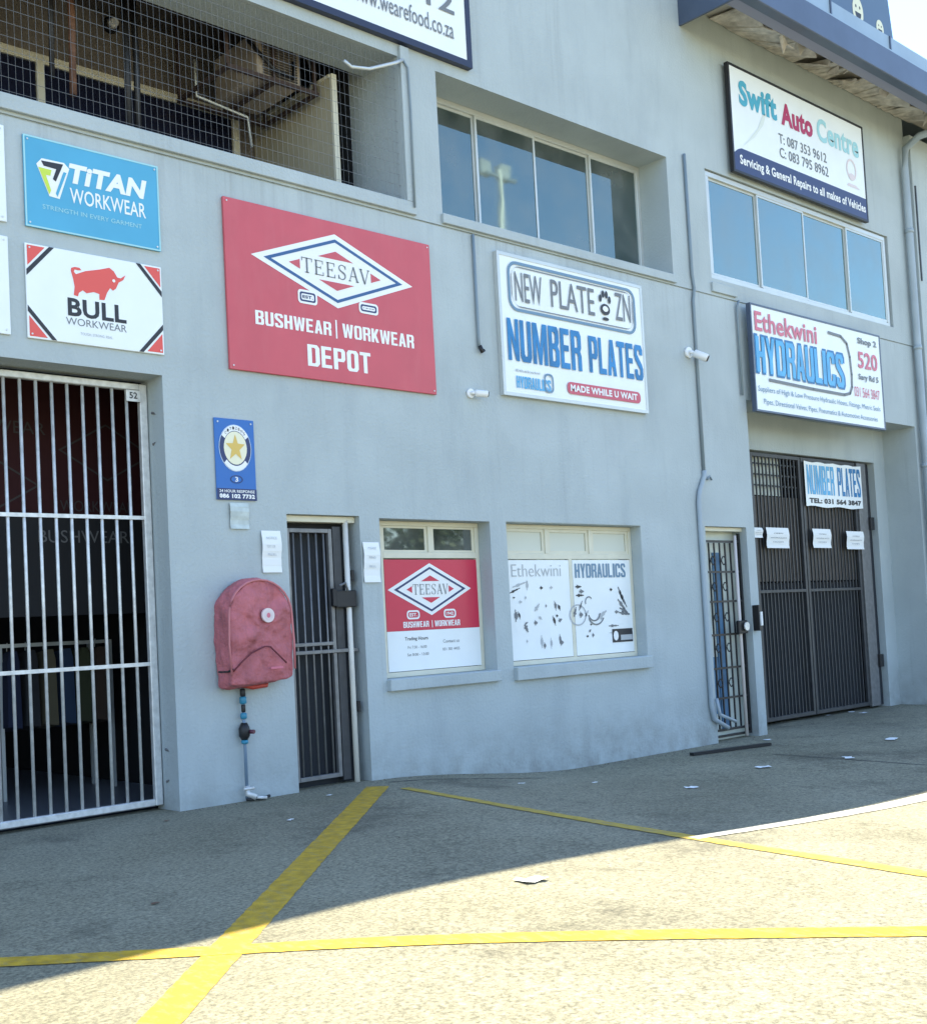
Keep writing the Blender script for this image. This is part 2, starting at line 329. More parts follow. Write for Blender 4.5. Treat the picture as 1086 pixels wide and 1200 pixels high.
def pflat(parent, name, Z, pts, y, mt): return flat(parent, name, [at(*Z(*p), y) for p in pts], y, mt)
LET = 'lettering'

# ============================================================ GROUND
me = bpy.data.meshes.new('ground'); bm = bmesh.new()
xs = [-300, -120, -60, -30, -15] + [-6 + .25 * i for i in range(113)] + [30, 45, 70, 120, 300]
ys = [-300, -120, -60, -40, -25, -18] + [-12 + .25 * i for i in range(51)] + [3, 8, 14, 30, 80, 300]
g = [[bm.verts.new((x, y, gz(x, y))) for x in xs] for y in ys]
for j in range(len(ys) - 1):
    for i in range(len(xs) - 1): bm.faces.new((g[j][i], g[j][i + 1], g[j + 1][i + 1], g[j + 1][i]))
bm.to_mesh(me); bm.free()
for p in me.polygons: p.use_smooth = True
struct(link('ground', me, CONC))
def strip(name, a, b, wa, wb, mt, lift, n=24, wob=.0):
    """painted strip over the uneven ground from a to b (X,Y); widths wa, wb"""
    me = bpy.data.meshes.new(name); bm = bmesh.new(); d = (Vector(b) - Vector(a)); nrm = Vector((-d.y, d.x)).normalized(); prev = None
    for i in range(n + 1):
        t = i / n; c = Vector(a) + d * t; ww = (wa + (wb - wa) * t) / 2; row = []
        for k in (-1, 0, 1):
            p = c + nrm * (ww * k + (random.uniform(-wob, wob) if k else 0)); row.append(bm.verts.new((p.x, p.y, gz(p.x, p.y) + lift)))
        if prev:
            for k in (0, 1): bm.faces.new((prev[k], row[k], row[k + 1], prev[k + 1]))
        prev = row
    bmesh.ops.recalc_face_normals(bm, faces=bm.faces)
    for f in bm.faces:
        if f.normal.z < 0: f.normal_flip()
    bm.to_mesh(me); bm.free(); return struct(link(name, me, mt))
def mid(p, q): a = onground(*p); b = onground(*q); return ((a[0] + b[0]) / 2, (a[1] + b[1]) / 2), math.dist(a, b)
def gstrip(name, top, bot, mt, lift, ext=(0, 0), **k):
    """top, bot: photo points of the two edges at each end"""
    A0, A1 = onground(*top[0]), onground(*bot[0]); B0, B1 = onground(*top[1]), onground(*bot[1])
    a = Vector(((A0[0] + A1[0]) / 2, (A0[1] + A1[1]) / 2)); b = Vector(((B0[0] + B1[0]) / 2, (B0[1] + B1[1]) / 2)); d = (b - a).normalized()
    def wid(P, Q):
        v = Vector(Q) - Vector(P); return abs(v.x * d.y - v.y * d.x)
    wa, wb = wid(A0, A1), wid(B0, B1)
    return strip(name, a - d * ext[0], b + d * ext[1], wa, wb, mt, lift, **k)
gstrip('yellow_line', [(430, 922), (172, 1190)], [(456, 922), (218, 1190)], YEL, .002, ext=(0, 4), n=240, wob=.0035)
gstrip('yellow_line', [(0, 1124), (1080, 1086)], [(0, 1134), (1080, 1099)], YEL, .0035, ext=(1.6, 3), n=240, wob=.0035)
gstrip('yellow_line', [(478, 923), (1078, 1020)], [(470, 925), (1078, 1028)], YELW, .004, ext=(0, 2), n=160, wob=.007)
gstrip('pale_ground_strip', [(812, 981), (1085, 927)], [(812, 985), (1085, 943)], PALEC, .0045, ext=(0, 4), n=60, wob=.004)  # narrow pale strip on the ground, wider at its right end
for a, b, wd in (((905, 884), (1086, 897), .02), ((868, 857), (1075, 838), .012), ((455, 917), (640, 912), .02)):
    A, B = onground(*a), onground(*b)
    strip('slab_joint', A, B, wd, wd, JOINT, .003, n=40, wob=.006)
# ============================================================ BUILDING
B = thing('commercial_building', 'pale blue-grey plastered two-storey workshop building with gated bays and a barred balcony', 'building')
XL, XR, XE, XN = -12.0, 11.25, 28.0, 16.62
ZG, ZTL, ZTR = -.7, 9.05, 8.9
holes = [  # x0, x1, z0, z1, depth
    (.45, 4.44, -.7, 3.235, .32), (5.497, 6.235, -.7, 2.225, .26), (6.45, 7.77, .83, 2.212, .22), (7.99, 10.0, .84, 2.212, .20),
    (11.15, 11.96, -.7, 2.235, .28), (12.13, 16.35, -.7, 3.762, .5), (.2, 6.93, 5.075, 6.405, .5), (7.38, 10.85, 5.05, 6.40, .46), (11.58, 15.93, 5.14, 6.44, .10)]
GR0, GR1 = 4.922, 4.940
def grid_wall():
    mb = MB(); X = sorted({XL, XR, XN} | {h[0] for h in holes} | {h[1] for h in holes}); Z = sorted({ZG, GR0, GR1, ZTR, ZTL} | {h[2] for h in holes} | {h[3] for h in holes})
    inh = lambda x, z: any(h[0] < x < h[1] and h[2] < z < h[3] for h in holes)
    for i in range(len(X) - 1):
        for j in range(len(Z) - 1):
            xm, zm = (X[i] + X[i + 1]) / 2, (Z[j] + Z[j + 1]) / 2
            if inh(xm, zm) or (xm > XR and zm > ZTR): continue
            y = .018 if (GR0 < zm < GR1) else 0
            mb.quad((X[i], y, Z[j]), (X[i + 1], y, Z[j]), (X[i + 1], y, Z[j + 1]), (X[i], y, Z[j + 1]))
    for z in (GR0, GR1): mb.quad((XL, 0, z), (XN, 0, z), (XN, .018, z), (XL, .018, z))
    for x0, x1, z0, z1, d in holes:
        mb.quad((x0, 0, z0), (x0, 0, z1), (x0, d, z1), (x0, d, z0)); mb.quad((x1, 0, z0), (x1, 0, z1), (x1, d, z1), (x1, d, z0))
        mb.quad((x0, 0, z1), (x1, 0, z1), (x1, d, z1), (x0, d, z1)); mb.quad((x0, 0, z0), (x1, 0, z0), (x1, d, z0), (x0, d, z0))
    mb.quad((XR, 0, ZTR), (XR, 0, ZTL), (XR, 12, ZTL), (XR, 12, ZTR))
    # parapet return and top, outer shell
    mb.quad((XL, 0, ZTL), (XR, 0, ZTL), (XR, .25, ZTL), (XL, .25, ZTL)); mb.quad((XL, .25, ZTL), (XR, .25, ZTL), (XR, .25, 8.4), (XL, .25, 8.4))
    mb.quad((XL, 0, ZG), (XL, 14, ZG), (XL, 14, ZTL), (XL, 0, ZTL)); mb.quad((XL, 14, ZG), (XE, 14, ZG), (XE, 14, ZTL), (XL, 14, ZTL)); mb.quad((XE, -.1, ZG), (XE, 14, ZG), (XE, 14, ZTR), (XE, -.1, ZTR))
    return mb
wall = grid_wall().build('wall', PAINT, B)
bm = bmesh.new(); bm.from_mesh(wall.data); bmesh.ops.remove_doubles(bm, verts=bm.verts, dist=.0005); bmesh.ops.recalc_face_normals(bm, faces=bm.faces); bm.to_mesh(wall.data); bm.free()
mod = wall.modifiers.new('bevel', 'BEVEL'); mod.width = .012; mod.segments = 2; mod.limit_method = 'ANGLE'; mod.angle_limit = R(50)
# right-hand bay set slightly forward, recess back wall and its lintel
lab(MB().box(XN, XE, -.10, .3, ZG, 8.05).build('wall', PAINT, B, bevel=.006), 'neighbouring bay beyond the downpipe')
MB().quad((-12, .25, 8.4), (11.25, .25, 8.4), (11.25, 14, 8.4), (-12, 14, 8.4)).build('roof', ROOFM, B)
rw = MB().box(12.0, 12.55, .5, .7, ZG, 3.9).box(16.05, 16.6, .5, .7, ZG, 3.9).box(12.55, 16.05, .5, .7, 3.29, 3.9)
rw.build('recess_wall', PAINT, B, bevel=.006)
# string course and sill bands, proud of the wall
MB().box(.1, 7.04, -.035, -.001, 4.962, 5.074).box(6.935, 7.04, -.033, -.001, 5.076, 6.5).build('sill_band', PAINT, B, bevel=.004)
MB().box(7.36, 10.87, -.035, -.001, 4.958, 5.048).build('sill_band', PAINT, B, bevel=.004)
MB().box(11.56, 12.05, -.03, -.001, 4.975, 5.085).build('sill_band', PAINT, B, bevel=.004)
MB().box(6.445, 7.775, -.055, .2, .728, .828).build('window_sill', PAINT, B, bevel=.006)
MB().box(7.985, 10.015, -.055, .18, .714, .838).build('window_sill', PAINT, B, bevel=.006)
MB().box(5.2, 6.9, -.0, .0001, 9, 9.01)
# dim rooms behind the openings (walls, floor and ceiling inside the building)
def room(x0, x1, y0, y1, z0, z1, mt, nm='inner_room'):
    return MB().quad((x0, y0, z0), (x0, y1, z0), (x0, y1, z1), (x0, y0, z1)).quad((x1, y0, z0), (x1, y1, z0), (x1, y1, z1), (x1, y0, z1)) \
        .quad((x0, y1, z0), (x1, y1, z0), (x1, y1, z1), (x0, y1, z1)).quad((x0, y0, z1), (x1, y0, z1), (x1, y1, z1), (x0, y1, z1)) \
        .quad((x0, y0, z0), (x1, y0, z0), (x1, y1, z0), (x0, y1, z0)).build(nm, mt, B)
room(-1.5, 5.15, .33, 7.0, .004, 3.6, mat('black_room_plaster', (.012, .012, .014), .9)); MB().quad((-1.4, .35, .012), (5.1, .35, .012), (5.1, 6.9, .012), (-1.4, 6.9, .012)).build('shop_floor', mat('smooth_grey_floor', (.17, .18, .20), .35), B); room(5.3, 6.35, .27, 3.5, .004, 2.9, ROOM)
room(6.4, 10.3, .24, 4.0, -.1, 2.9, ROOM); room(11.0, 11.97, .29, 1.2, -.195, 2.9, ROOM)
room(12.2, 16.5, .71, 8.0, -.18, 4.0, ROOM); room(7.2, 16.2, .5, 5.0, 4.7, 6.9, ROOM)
# ---- balcony interior
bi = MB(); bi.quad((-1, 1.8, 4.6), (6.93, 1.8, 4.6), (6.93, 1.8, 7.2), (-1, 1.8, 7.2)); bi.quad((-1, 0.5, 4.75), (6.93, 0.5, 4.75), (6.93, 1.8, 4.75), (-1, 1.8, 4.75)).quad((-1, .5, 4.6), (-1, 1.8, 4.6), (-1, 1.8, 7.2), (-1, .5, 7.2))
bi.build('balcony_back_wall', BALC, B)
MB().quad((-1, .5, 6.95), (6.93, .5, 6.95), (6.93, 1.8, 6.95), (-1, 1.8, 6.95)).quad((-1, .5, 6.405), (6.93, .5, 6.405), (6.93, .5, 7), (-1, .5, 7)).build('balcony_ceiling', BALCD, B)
MB().quad((6.93, .5, 4.7), (6.93, .72, 4.7), (6.93, .72, 7), (6.93, .5, 7)).build('balcony_side_wall', PAINT, B)
MB().box(6.93, 7.3, .722, 1.79, 4.7, 6.94).build('painted_dark_doorway', DKSHEET, B)  # solid dark box painted as the shade inside the door opening
bw = MB().box(-.5, 6.36, 1.74, 1.795, 6.28, 6.36).box(-.5, 6.36, 1.74, 1.795, 5.1, 5.16)
for x in (.9, 2.65, 4.37, 6.32): bw.box(x - .035, x + .035, 1.735, 1.79, 5.16, 6.28)
bw = lab(bw.build('window', CREAM, B), 'long dark window with a cream frame at the back of the balcony')
for a, b in ((-.5, .865), (.935, 2.615), (2.685, 4.335), (4.405, 6.285)):
    MB().box(a, b, 1.76, 1.775, 5.16, 6.28).build('pane', mat('dark_blue_glass', (.012, .014, .03), .15), bw)
# slatted louvre lines on the balcony window
MB().box(6.555, 6.60, .52, 1.78, 4.76, 6.30).build('partition', BEIGE, B)
pf = MB().box(6.55, 6.605, .49, .519, 4.76, 6.33).box(6.54, 6.615, .52, 1.78, 6.301, 6.33); pf.build('partition_edge', CREAM, B)
# ---- windows
def sliding(x0, x1, z0, z1, y, n, gl, fw=.05, label=None):
    mb = MB().box(x0, x1, y - .03, y + .04, z1 - fw, z1).box(x0, x1, y - .03, y + .04, z0, z0 + fw * .8).box(x0, x0 + fw, y - .03, y + .04, z0 + fw * .8, z1 - fw).box(x1 - fw, x1, y - .03, y + .04, z0 + fw * .8, z1 - fw)
    wn = mb.build('window', ALU, B, bevel=.003)
    if label: lab(wn, label)
    wdt = (x1 - x0) / n
    for i in range(n):
        a, b = x0 + i * wdt, x0 + (i + 1) * wdt; yy = y - .012 if i % 2 else y + .012; s = .026
        a += fw if i == 0 else -.0; b -= fw if i == n - 1 else 0
        sm = MB().box(a, a + s, yy - .011, yy + .011, z0 + fw, z1 - fw).box(b - s, b, yy - .011, yy + .011, z0 + fw, z1 - fw).box(a + s, b - s, yy - .011, yy + .011, z1 - fw - s, z1 - fw).box(a + s, b - s, yy - .011, yy + .011, z0 + fw * .8, z0 + fw + s)
        sm.build('sash', ALU, wn)
        MB().box(a + s, b - s, yy - .003, yy + .003, z0 + fw + s, z1 - fw - s).build('pane', gl, wn)
    return wn
sliding(7.381, 10.849, 5.051, 6.399, .42, 4, GLASS, .055, 'deeply recessed four-pane sliding window')
sliding(11.62, 15.89, 5.15, 6.43, .055, 4, GLASS2, .06, 'four-pane sliding window flush with the wall under the tilted board')
MB().box(11.581, 11.619, .0, .09, 5.15, 6.43).box(15.891, 15.929, .0, .09, 5.15, 6.43)
for x, ww in ((9.98, .13), (10.45, .20)): MB().box(x, x + ww, .52, .55, 5.0, 6.5).build('curtain', CURT, B)

def casement(x0, x1, z0, z1, y, tops, zt, lights, label):
    """steel window with fixed lights below z=zt and small top lights"""
    mb = MB().box(x0, x1, y - .03, y + .03, z1 - .04, z1).box(x0, x1, y - .03, y + .03, z0, z0 + .045).box(x0, x0 + .045, y - .03, y + .03, z0 + .045, z1 - .04).box(x1 - .045, x1, y - .03, y + .03, z0 + .045, z1 - .04).box(x0 + .045, x1 - .045, y - .03, y + .03, zt, zt + .055)
    for i in range(1, tops): xm = x0 + (x1 - x0) * i / tops; mb.box(xm - .025, xm + .025, y - .029, y + .029, zt + .055, z1 - .04)
    for i in range(1, lights): xm = x0 + (x1 - x0) * i / lights; mb.box(xm - .025, xm + .025, y - .029, y + .029, z0 + .045, zt)
    return lab(mb.build('window', CREAM, B, bevel=.003), label)
w1 = casement(6.56, 7.768, .832, 2.21, .19, 2, 1.88, 1, 'shop window with two dark top lights above a red and white poster')
for a, b in ((6.605, 7.139), (7.189, 7.723)):
    MB().box(a, b, .185, .191, 1.935, 2.17).build('pane', GLASSD, w1)
    MB().box(a + .0, a + .03, .178, .184, 1.935, 2.17).box(b - .03, b, .178, .184, 1.935, 2.17).box(a + .03, b - .03, .178, .184, 2.15, 2.17).box(a + .03, b - .03, .178, .184, 1.935, 1.955).build('top_light_frame', CREAM, w1)
MB().box(6.605, 7.723, .188, .194, .913, 1.88).build('pane', GLASSD, w1)
w2 = casement(8.03, 9.998, .842, 2.21, .17, 3, 1.87, 2, 'shop window with three cream top lights above two posters')
for i in range(3):
    a = 8.03 + 1.968 * i / 3 + (.045 if i == 0 else .025); b = 8.03 + 1.968 * (i + 1) / 3 - (.045 if i == 2 else .025)
    f = MB().box(a, a + .035, .155, .166, 1.925, 2.17).box(b - .035, b, .155, .166, 1.925, 2.17).box(a + .035, b - .035, .155, .166, 2.14, 2.17).box(a + .035, b - .035, .155, .166, 1.925, 1.955).build('top_light_frame', CREAM, w2)
    MB().box(a + .035, b - .035, .168, .174, 1.955, 2.14).build('pane', BLIND, w2)
for a, b in ((8.075, 8.989), (9.039, 9.953)): MB().box(a, b, .168, .174, .913, 1.87).build('pane', GLASSD, w2)

# ---- security gate, left bay (bars of round galvanised tube)
YG = .25
gt = MB().box(4.372, 4.432, YG - .025, YG + .025, .035, 3.205).box(.5, 4.371, YG - .025, YG + .025, 3.155, 3.205).box(.5, 4.371, YG - .025, YG + .025, .035, .085).box(2.40, 2.45, YG - .024, YG + .024, .086, 3.154)
gate = lab(gt.build('security_gate', GALV, B, bevel=.006), 'tall galvanised gate of round bars closing the wide left bay')
bar0 = MB().tube([(0, 0, 0), (0, 0, 3.069)], .0125, 8).build('bar', GALV, gate, smooth=True)
x = 4.272; first = True
while x > .55:
    if abs(x - 2.425) > .05:
        o = bar0 if first else dup(bar0, gate)
        o.location = (x, YG, .0855); first = False
    x -= .1163
for z in (1.09, 2.188): MB().box(.5, 4.371, YG - .019, YG - .013, z - .014, z + .014).build('rail', GALV, gate)
pl = MB().box(4.255, 4.371, YG - .036, YG - .026, 3.065, 3.15).build('number_plate', GALV, gate)
text(gate, LET, '52', 4.28, 4.345, 3.085, 3.135, YG - .038, BLACKP, bold=.02)
for z in (2.86, .33):
    MB().tube([(4.437, YG - .08, z - .12), (4.452, YG - .14, z - .10), (4.452, YG - .14, z + .10), (4.437, YG - .08, z + .12)], .012, 6).build('hinge', STEEL, gate)
# banner and stock inside the left shop
SPRINT = mat('worn_dark_print', (.05, .045, .045), .8)
bn = thing('shop_banner', 'dark red banner hanging inside behind the barred left gate', 'banner', (3.5, 1.3, 3.4))
MB().box(3.1, 4.95, 1.30, 1.32, 2.15, 3.45).build('cloth', mat('dim_red_cloth', (.035, .002, .004), .8), bn)
def diamond(parent, cx, cz, rx, rz, y, w_, mt, nm='diamond_outline'):
    o = [(cx - rx, cz), (cx, cz + rz), (cx + rx, cz), (cx, cz - rz)]; k = 1 - w_
    return ringpoly(parent, nm, o, [(cx + (p[0] - cx) * k, cz + (p[1] - cz) * k) for p in o], y, mt)
diamond(bn, 4.62, 2.85, .42, .24, 1.296, .07, SPRINT); diamond(bn, 3.62, 2.55, .42, .24, 1.296, .07, SPRINT)
text(bn, LET, 'BUSHWEAR', 3.3, 4.1, 2.96, 3.06, 1.296, SPRINT); text(bn, LET, 'WORKWEAR', 4.2, 4.85, 2.35, 2.44, 1.296, SPRINT)
b2 = thing('shop_banner', 'black banner reading BUSHWEAR behind the gate rail at head height', 'banner', (4.0, 1.2, 2.2))
MB().box(3.15, 5.0, 1.16, 1.18, 1.5, 2.3).build('cloth', mat('black_cloth', (.012, .012, .014), .8), b2)
text(b2, LET, 'BUSHWEAR', 3.95, 4.72, 2.08, 2.18, 1.155, mat('worn_grey_print', (.14, .14, .14), .8))
b3 = MB().box(3.9, 4.9, 1.9, 1.93, 1.27, 1.30).box(3.9, 3.93, 1.9, 1.93, 0.01, 1.27).box(4.87, 4.9, 1.9, 1.93, .01, 1.27).box(3.9, 4.9, 2.3, 2.33, 1.27, 1.30).box(3.9, 3.93, 2.3, 2.33, .01, 1.27).box(4.87, 4.9, 2.3, 2.33, .01, 1.27).build('clothes_rail', ALU)
tagm(b3, 'thin metal clothes rail deep inside the dark left bay', 'clothes rail')

random.seed(9); names = ('navy', 'charcoal', 'khaki', 'dull blue', 'olive', 'brown')
cols = ((.01, .015, .04), (.02, .02, .022), (.10, .085, .05), (.02, .04, .08), (.04, .045, .02), (.05, .03, .02))
for i in range(6):
    gx = 3.98 + .155 * i; t = thing('work_shirt', names[i] + ' work shirt hanging on the rail in the dark left bay', 'shirt', (gx, 1.95, 1.25), 'work shirts on the rail'); cm = mat('cloth_' + names[i].replace(' ', '_'), cols[i], .9)
    g_ = MB(); P = [(-.03, 1.24), (-.05, 1.16), (-.06, .62), (.06, .60), (.05, 1.16), (.03, 1.24)]
    k = len(P); g_.v = [(gx + p[0], 1.80, p[1]) for p in P] + [(gx + p[0] * 1.2, 2.1, p[1] - .04) for p in P]; g_.f = [tuple(range(k)), tuple(range(2 * k - 1, k - 1, -1))] + [(j, (j + 1) % k, k + (j + 1) % k, k + j) for j in range(k)]
    g_.build('body', cm, t); MB().tube([(gx, 1.93, 1.24), (gx, 1.92, 1.30), (gx, 1.915, 1.31)], .004, 5).build('hook', ALU, t)
# ---- narrow door with barred gate
YD = .11
dg = MB().box(5.5, 6.232, YD - .05, YD + .05, 2.17, 2.222).box(5.5, 5.53, YD - .05, YD + .05, 0, 2.169).build('door_frame', CREAM, B, bevel=.004)
dgt = MB().box(5.545, 5.58, YD - .02, YD + .02, .06, 2.12).box(5.97, 6.005, YD - .02, YD + .02, .06, 2.12).box(5.581, 5.969, YD - .02, YD + .02, 2.085, 2.12).box(5.581, 5.969, YD - .02, YD + .02, .06, .095).box(5.581, 6.22, YD - .035, YD - .021, 1.085, 1.115).box(5.581, 5.969, YD - .02, YD + .02, 1.15, 1.18)
dgt = lab(dgt.build('security_gate', STEEL, B, bevel=.003), 'narrow barred steel gate of the pedestrian door')
b0 = MB().tube([(0, 0, 0), (0, 0, 1.988)], .009, 6).build('bar', STEEL, dgt, smooth=True)
for i in range(5): o = b0 if i == 0 else dup(b0, dgt); o.location = (5.63 + .076 * i - .004, YD, .096)
MB().box(6.02, 6.10, YD - .01, YD + .02, .03, 2.14).build('jamb_plate', GSTEEL, dgt)
MB().tube([(6.142, YD - .03, -.01), (6.142, YD - .03, 2.19)], .024, 10).build('post', mat('white_steel_post', (.70, .68, .62), .4, var=.1), dgt, smooth=True)
for z in (1.72, .62): MB().box(6.165, 6.19, YD - .06, YD + .02, z - .04, z + .05).build('hinge', BLACKM, dgt)
MB().box(5.99, 6.20, YD - .07, YD - .042, 1.46, 1.60).box(5.96, 6.0, YD - .065, YD - .02, 1.47, 1.62).build('lock_box', BLACKM, dgt, bevel=.006)
MB().tube([(6.02, YD - .08, 1.64), (6.06, YD - .10, 1.66), (6.1, YD - .08, 1.60)], .012, 6).build('lock_shackle', STEEL, dgt)
MB().box(5.54, 6.23, .2, .24, .0, 2.2).build('door_backing', DKSHEET, B)  # dark sheet stands in for the unlit interior behind the door bars
MB().box(5.497, 6.235, .0, .26, -.05, .02).build('threshold', PALEC, B) if False else None

# ---- small ornate gate
YS = .09
MB().box(11.155, 11.955, YS + .10, YS + .13, -.2, 2.23).build('door_backing', LGATE, B)
MB().box(11.155, 11.955, YS - .03, YS + .03, 2.19, 2.232).build('door_frame', CREAM, B)
sgx0, sgx1 = 11.2, 11.93
sg = MB().box(sgx0, sgx0 + .03, YS - .015, YS + .015, -.16, 2.17).box(sgx1 - .03, sgx1, YS - .015, YS + .015, -.16, 2.17).box(sgx0 + .03, sgx1 - .03, YS - .015, YS + .015, 2.06, 2.085).box(sgx0 + .03, sgx1 - .03, YS - .015, YS + .015, -.09, -.065).box(sgx0 + .03, sgx1 - .03, YS - .015, YS + .015, -.16, -.135)
sg = lab(sg.build('security_gate', BLACKM, B), 'narrow dark scrollwork gate in front of a pale door')
b0 = MB().box(-.008, .008, -.008, .008, 0, 2.12).build('bar', BLACKM, sg)
for i in range(6): o = b0 if i == 0 else dup(b0, sg); o.location = (sgx0 + .12 + .105 * i, YS, -.064)
for z in (1.72, 1.38, 1.0, .62, .28): MB().box(sgx0 + .03, sgx1 - .03, YS - .013, YS - .009, z - .012, z + .012).build('rail', BLACKM, sg)
for i, z in enumerate((1.85, 1.55, 1.2, .85, .45)):
    for xx in (sgx0 + .17, sgx0 + .38):
        for sgn in (-1, 1): MB().tube([(xx + sgn * (.005 + .035 * math.sin(a / 6 * 3.1)) , YS - .012, z + .10 * a / 6 - .05) for a in range(7)], .007, 5).build('scroll', BLACKM, sg)
MB().box(11.50, 11.66, YS + .08, YS + .095, -.1, 1.95).build('poster', BLUEPAN, B)
MB().box(11.3, 11.48, YS + .08, YS + .095, .1, .75).build('poster', BLUEPAN, B)
MB().tube([(11.80, YS - .03, -.18), (11.80, YS - .03, 2.14)], .02, 8).build('post', mat('pale_pink_post', (.62, .56, .52), .5), sg, smooth=True)
MB().box(11.68, 11.86, YS - .10, YS - .052, 1.0, 1.15).build('lock_box', BLACKM, sg, bevel=.01)
MB().tube([(11.80, YS - .115, 1.08), (11.80, YS - .13, 1.08)], .05, 12).build('lock_cover', GALV, sg)

# ---- wide gate in the right-hand recess
YR = .56
def leaf(x0, x1, zb, zt, label, nb):
    fr = MB().box(x0, x0 + .05, YR - .02, YR + .02, zb, zt).box(x1 - .05, x1, YR - .02, YR + .02, zb, zt).box(x0 + .05, x1 - .05, YR - .02, YR + .02, zt - .05, zt).box(x0 + .05, x1 - .05, YR - .02, YR + .02, zb, zb + .05).box(x0 + .05, x1 - .05, YR - .02, YR + .02, 1.47, 1.51)
    L = lab(fr.build('gate_leaf', GSTEEL, B, bevel=.003), label)
    b0 = MB().box(-.009, .009, -.009, .009, 0, zt - zb - .1).build('bar', GSTEEL, L)
    for i in range(nb): o = b0 if i == 0 else dup(b0, L); o.location = (x0 + .05 + (x1 - x0 - .1) * (i + 1) / (nb + 1), YR, zb + .05)
    return L
leaf(12.56, 12.93, -.15, 3.27, 'narrow fixed leaf of the wide dark gate', 2)
leaf(12.96, 14.13, -.15, 3.27, 'left leaf of the wide dark barred gate', 12)
L3 = leaf(14.15, 15.56, -.15, 3.27, 'right leaf of the wide dark barred gate', 14)
MB().box(15.60, 15.84, YR - .03, YR + .02, -.17, 3.27).build('gate_post', STEEL, B, bevel=.004)
MB().box(15.86, 16.04, .6, .62, -.17, 3.28).build('gate_post', DKSHEET, B)
for z in (2.4, .45): MB().box(15.83, 15.93, YR - .07, YR - .031, z - .08, z + .1).build('hinge', BLACKM, B, bevel=.005)
rs = MB()
for x0, x1, z0, z1 in ((12.6, 14.13, 1.62, 2.72), (14.15, 15.56, 1.62, 2.72)):
    n = int((x1 - x0) / .09)
    for i in range(n):
        a = x0 + (x1 - x0) * i / n; b = x0 + (x1 - x0) * (i + 1) / n; rs.box(a, b - .012, YR + .04, YR + .055 + .0, z0, z1)
rs.build('ribbed_sheet', BROWNP, B)
MB().box(12.56, 15.58, YR + .09, YR + .10, -.17, 1.6).build('painted_dark_backing', DKSHEET, B)  # dark sheet painted as the unlit interior behind the lower gate bars
MB().box(12.6, 13.75, YR + .075, YR + .09, 2.74, 3.25).build('painted_light_panel', LGATE, B)  # cream panel stands in for light showing beyond the upper bars
gm = MB()
for z in (2.86, 3.0, 3.14): gm.box(12.98, 14.1, YR + .022, YR + .03, z - .01, z + .01)
gm.build('mesh_rail', GSTEEL, B)
# ---- eaves over the right part
MB().box(XR, XE, -.90, -.76, 8.03, 8.38).build('gutter', GUTTER, B, bevel=.01)
ea = MB().box(XR, XR + .03, -.759, -.001, 8.035, 8.36); ea.build('eave_end_board', GUTTER, B)
MB().box(XR + .031, XE, -.759, -.62, 8.045, 8.09).build('soffit_edge', mat('lilac_painted_batten', (.24, .25, .33), .6), B)
MB().quad((XR + .031, -.75, 8.30), (XE, -.75, 8.30), (XE, -.001, 8.34), (XR + .031, -.001, 8.34)).build('soffit', SOFFIT, B)
rf = MB().quad((XR, -.70, 8.68), (XE, -.70, 8.68), (XE, 14, 9.3), (XR, 14, 9.3)).quad((XR, -.70, 8.40), (XR, -.70, 8.68), (XR, 14, 9.3), (XR, 14, 8.4)).build('roof', ROOFM, B)
MB().box(XR, XE, -.84, -.701, 8.385, 8.45).box(XR, XE, -.76, -.701, 8.4505, 8.70).build('flashing', ROOFM, rf)
seam0 = MB().box(-.014, .014, -.775, -.761, 8.451, 8.702).build('roof_seam', GUTTER, rf)
for i in range(int((XE - XR) / 1.5)):
    o = seam0 if i == 0 else dup(seam0, rf); o.location.x = XR + .6 + 1.5 * i
# torn ceiling boards hanging below the eaves
mb = MB(); random.seed(24); x = 11.85
while x < 16.5:
    wd = random.uniform(.15, .75); sag = random.choice((.03, .05, .08, .16, .24)); y1 = random.uniform(-.66, -.3); z = 8.31; n = 5; top = []; low = []
    for i in range(n + 1):
        f = i / n; top.append((x + wd * f, -.015, z - .01)); low.append((x + wd * f + random.uniform(-.05, .05), y1 + random.uniform(-.10, .10), z - sag * (f if wd > .4 else 1 - f) - random.uniform(0, .06)))
    for i in range(n): mb.quad(top[i], top[i + 1], low[i + 1], low[i])
    if random.random() < .5:
        k = random.randrange(n); a, b = low[k], low[k + 1]; mb.quad(a, b, (b[0] + random.uniform(-.06, .03), b[1] + .07, b[2] - random.uniform(.04, .13)), (a[0] + random.uniform(-.02, .06), a[1] + .06, a[2] - random.uniform(.01, .1)))
    x += wd * random.uniform(.55, 1.25)
o = mb.build('torn_soffit_board', TORN, B); so = o.modifiers.new('s', 'SOLIDIFY'); so.thickness = .012
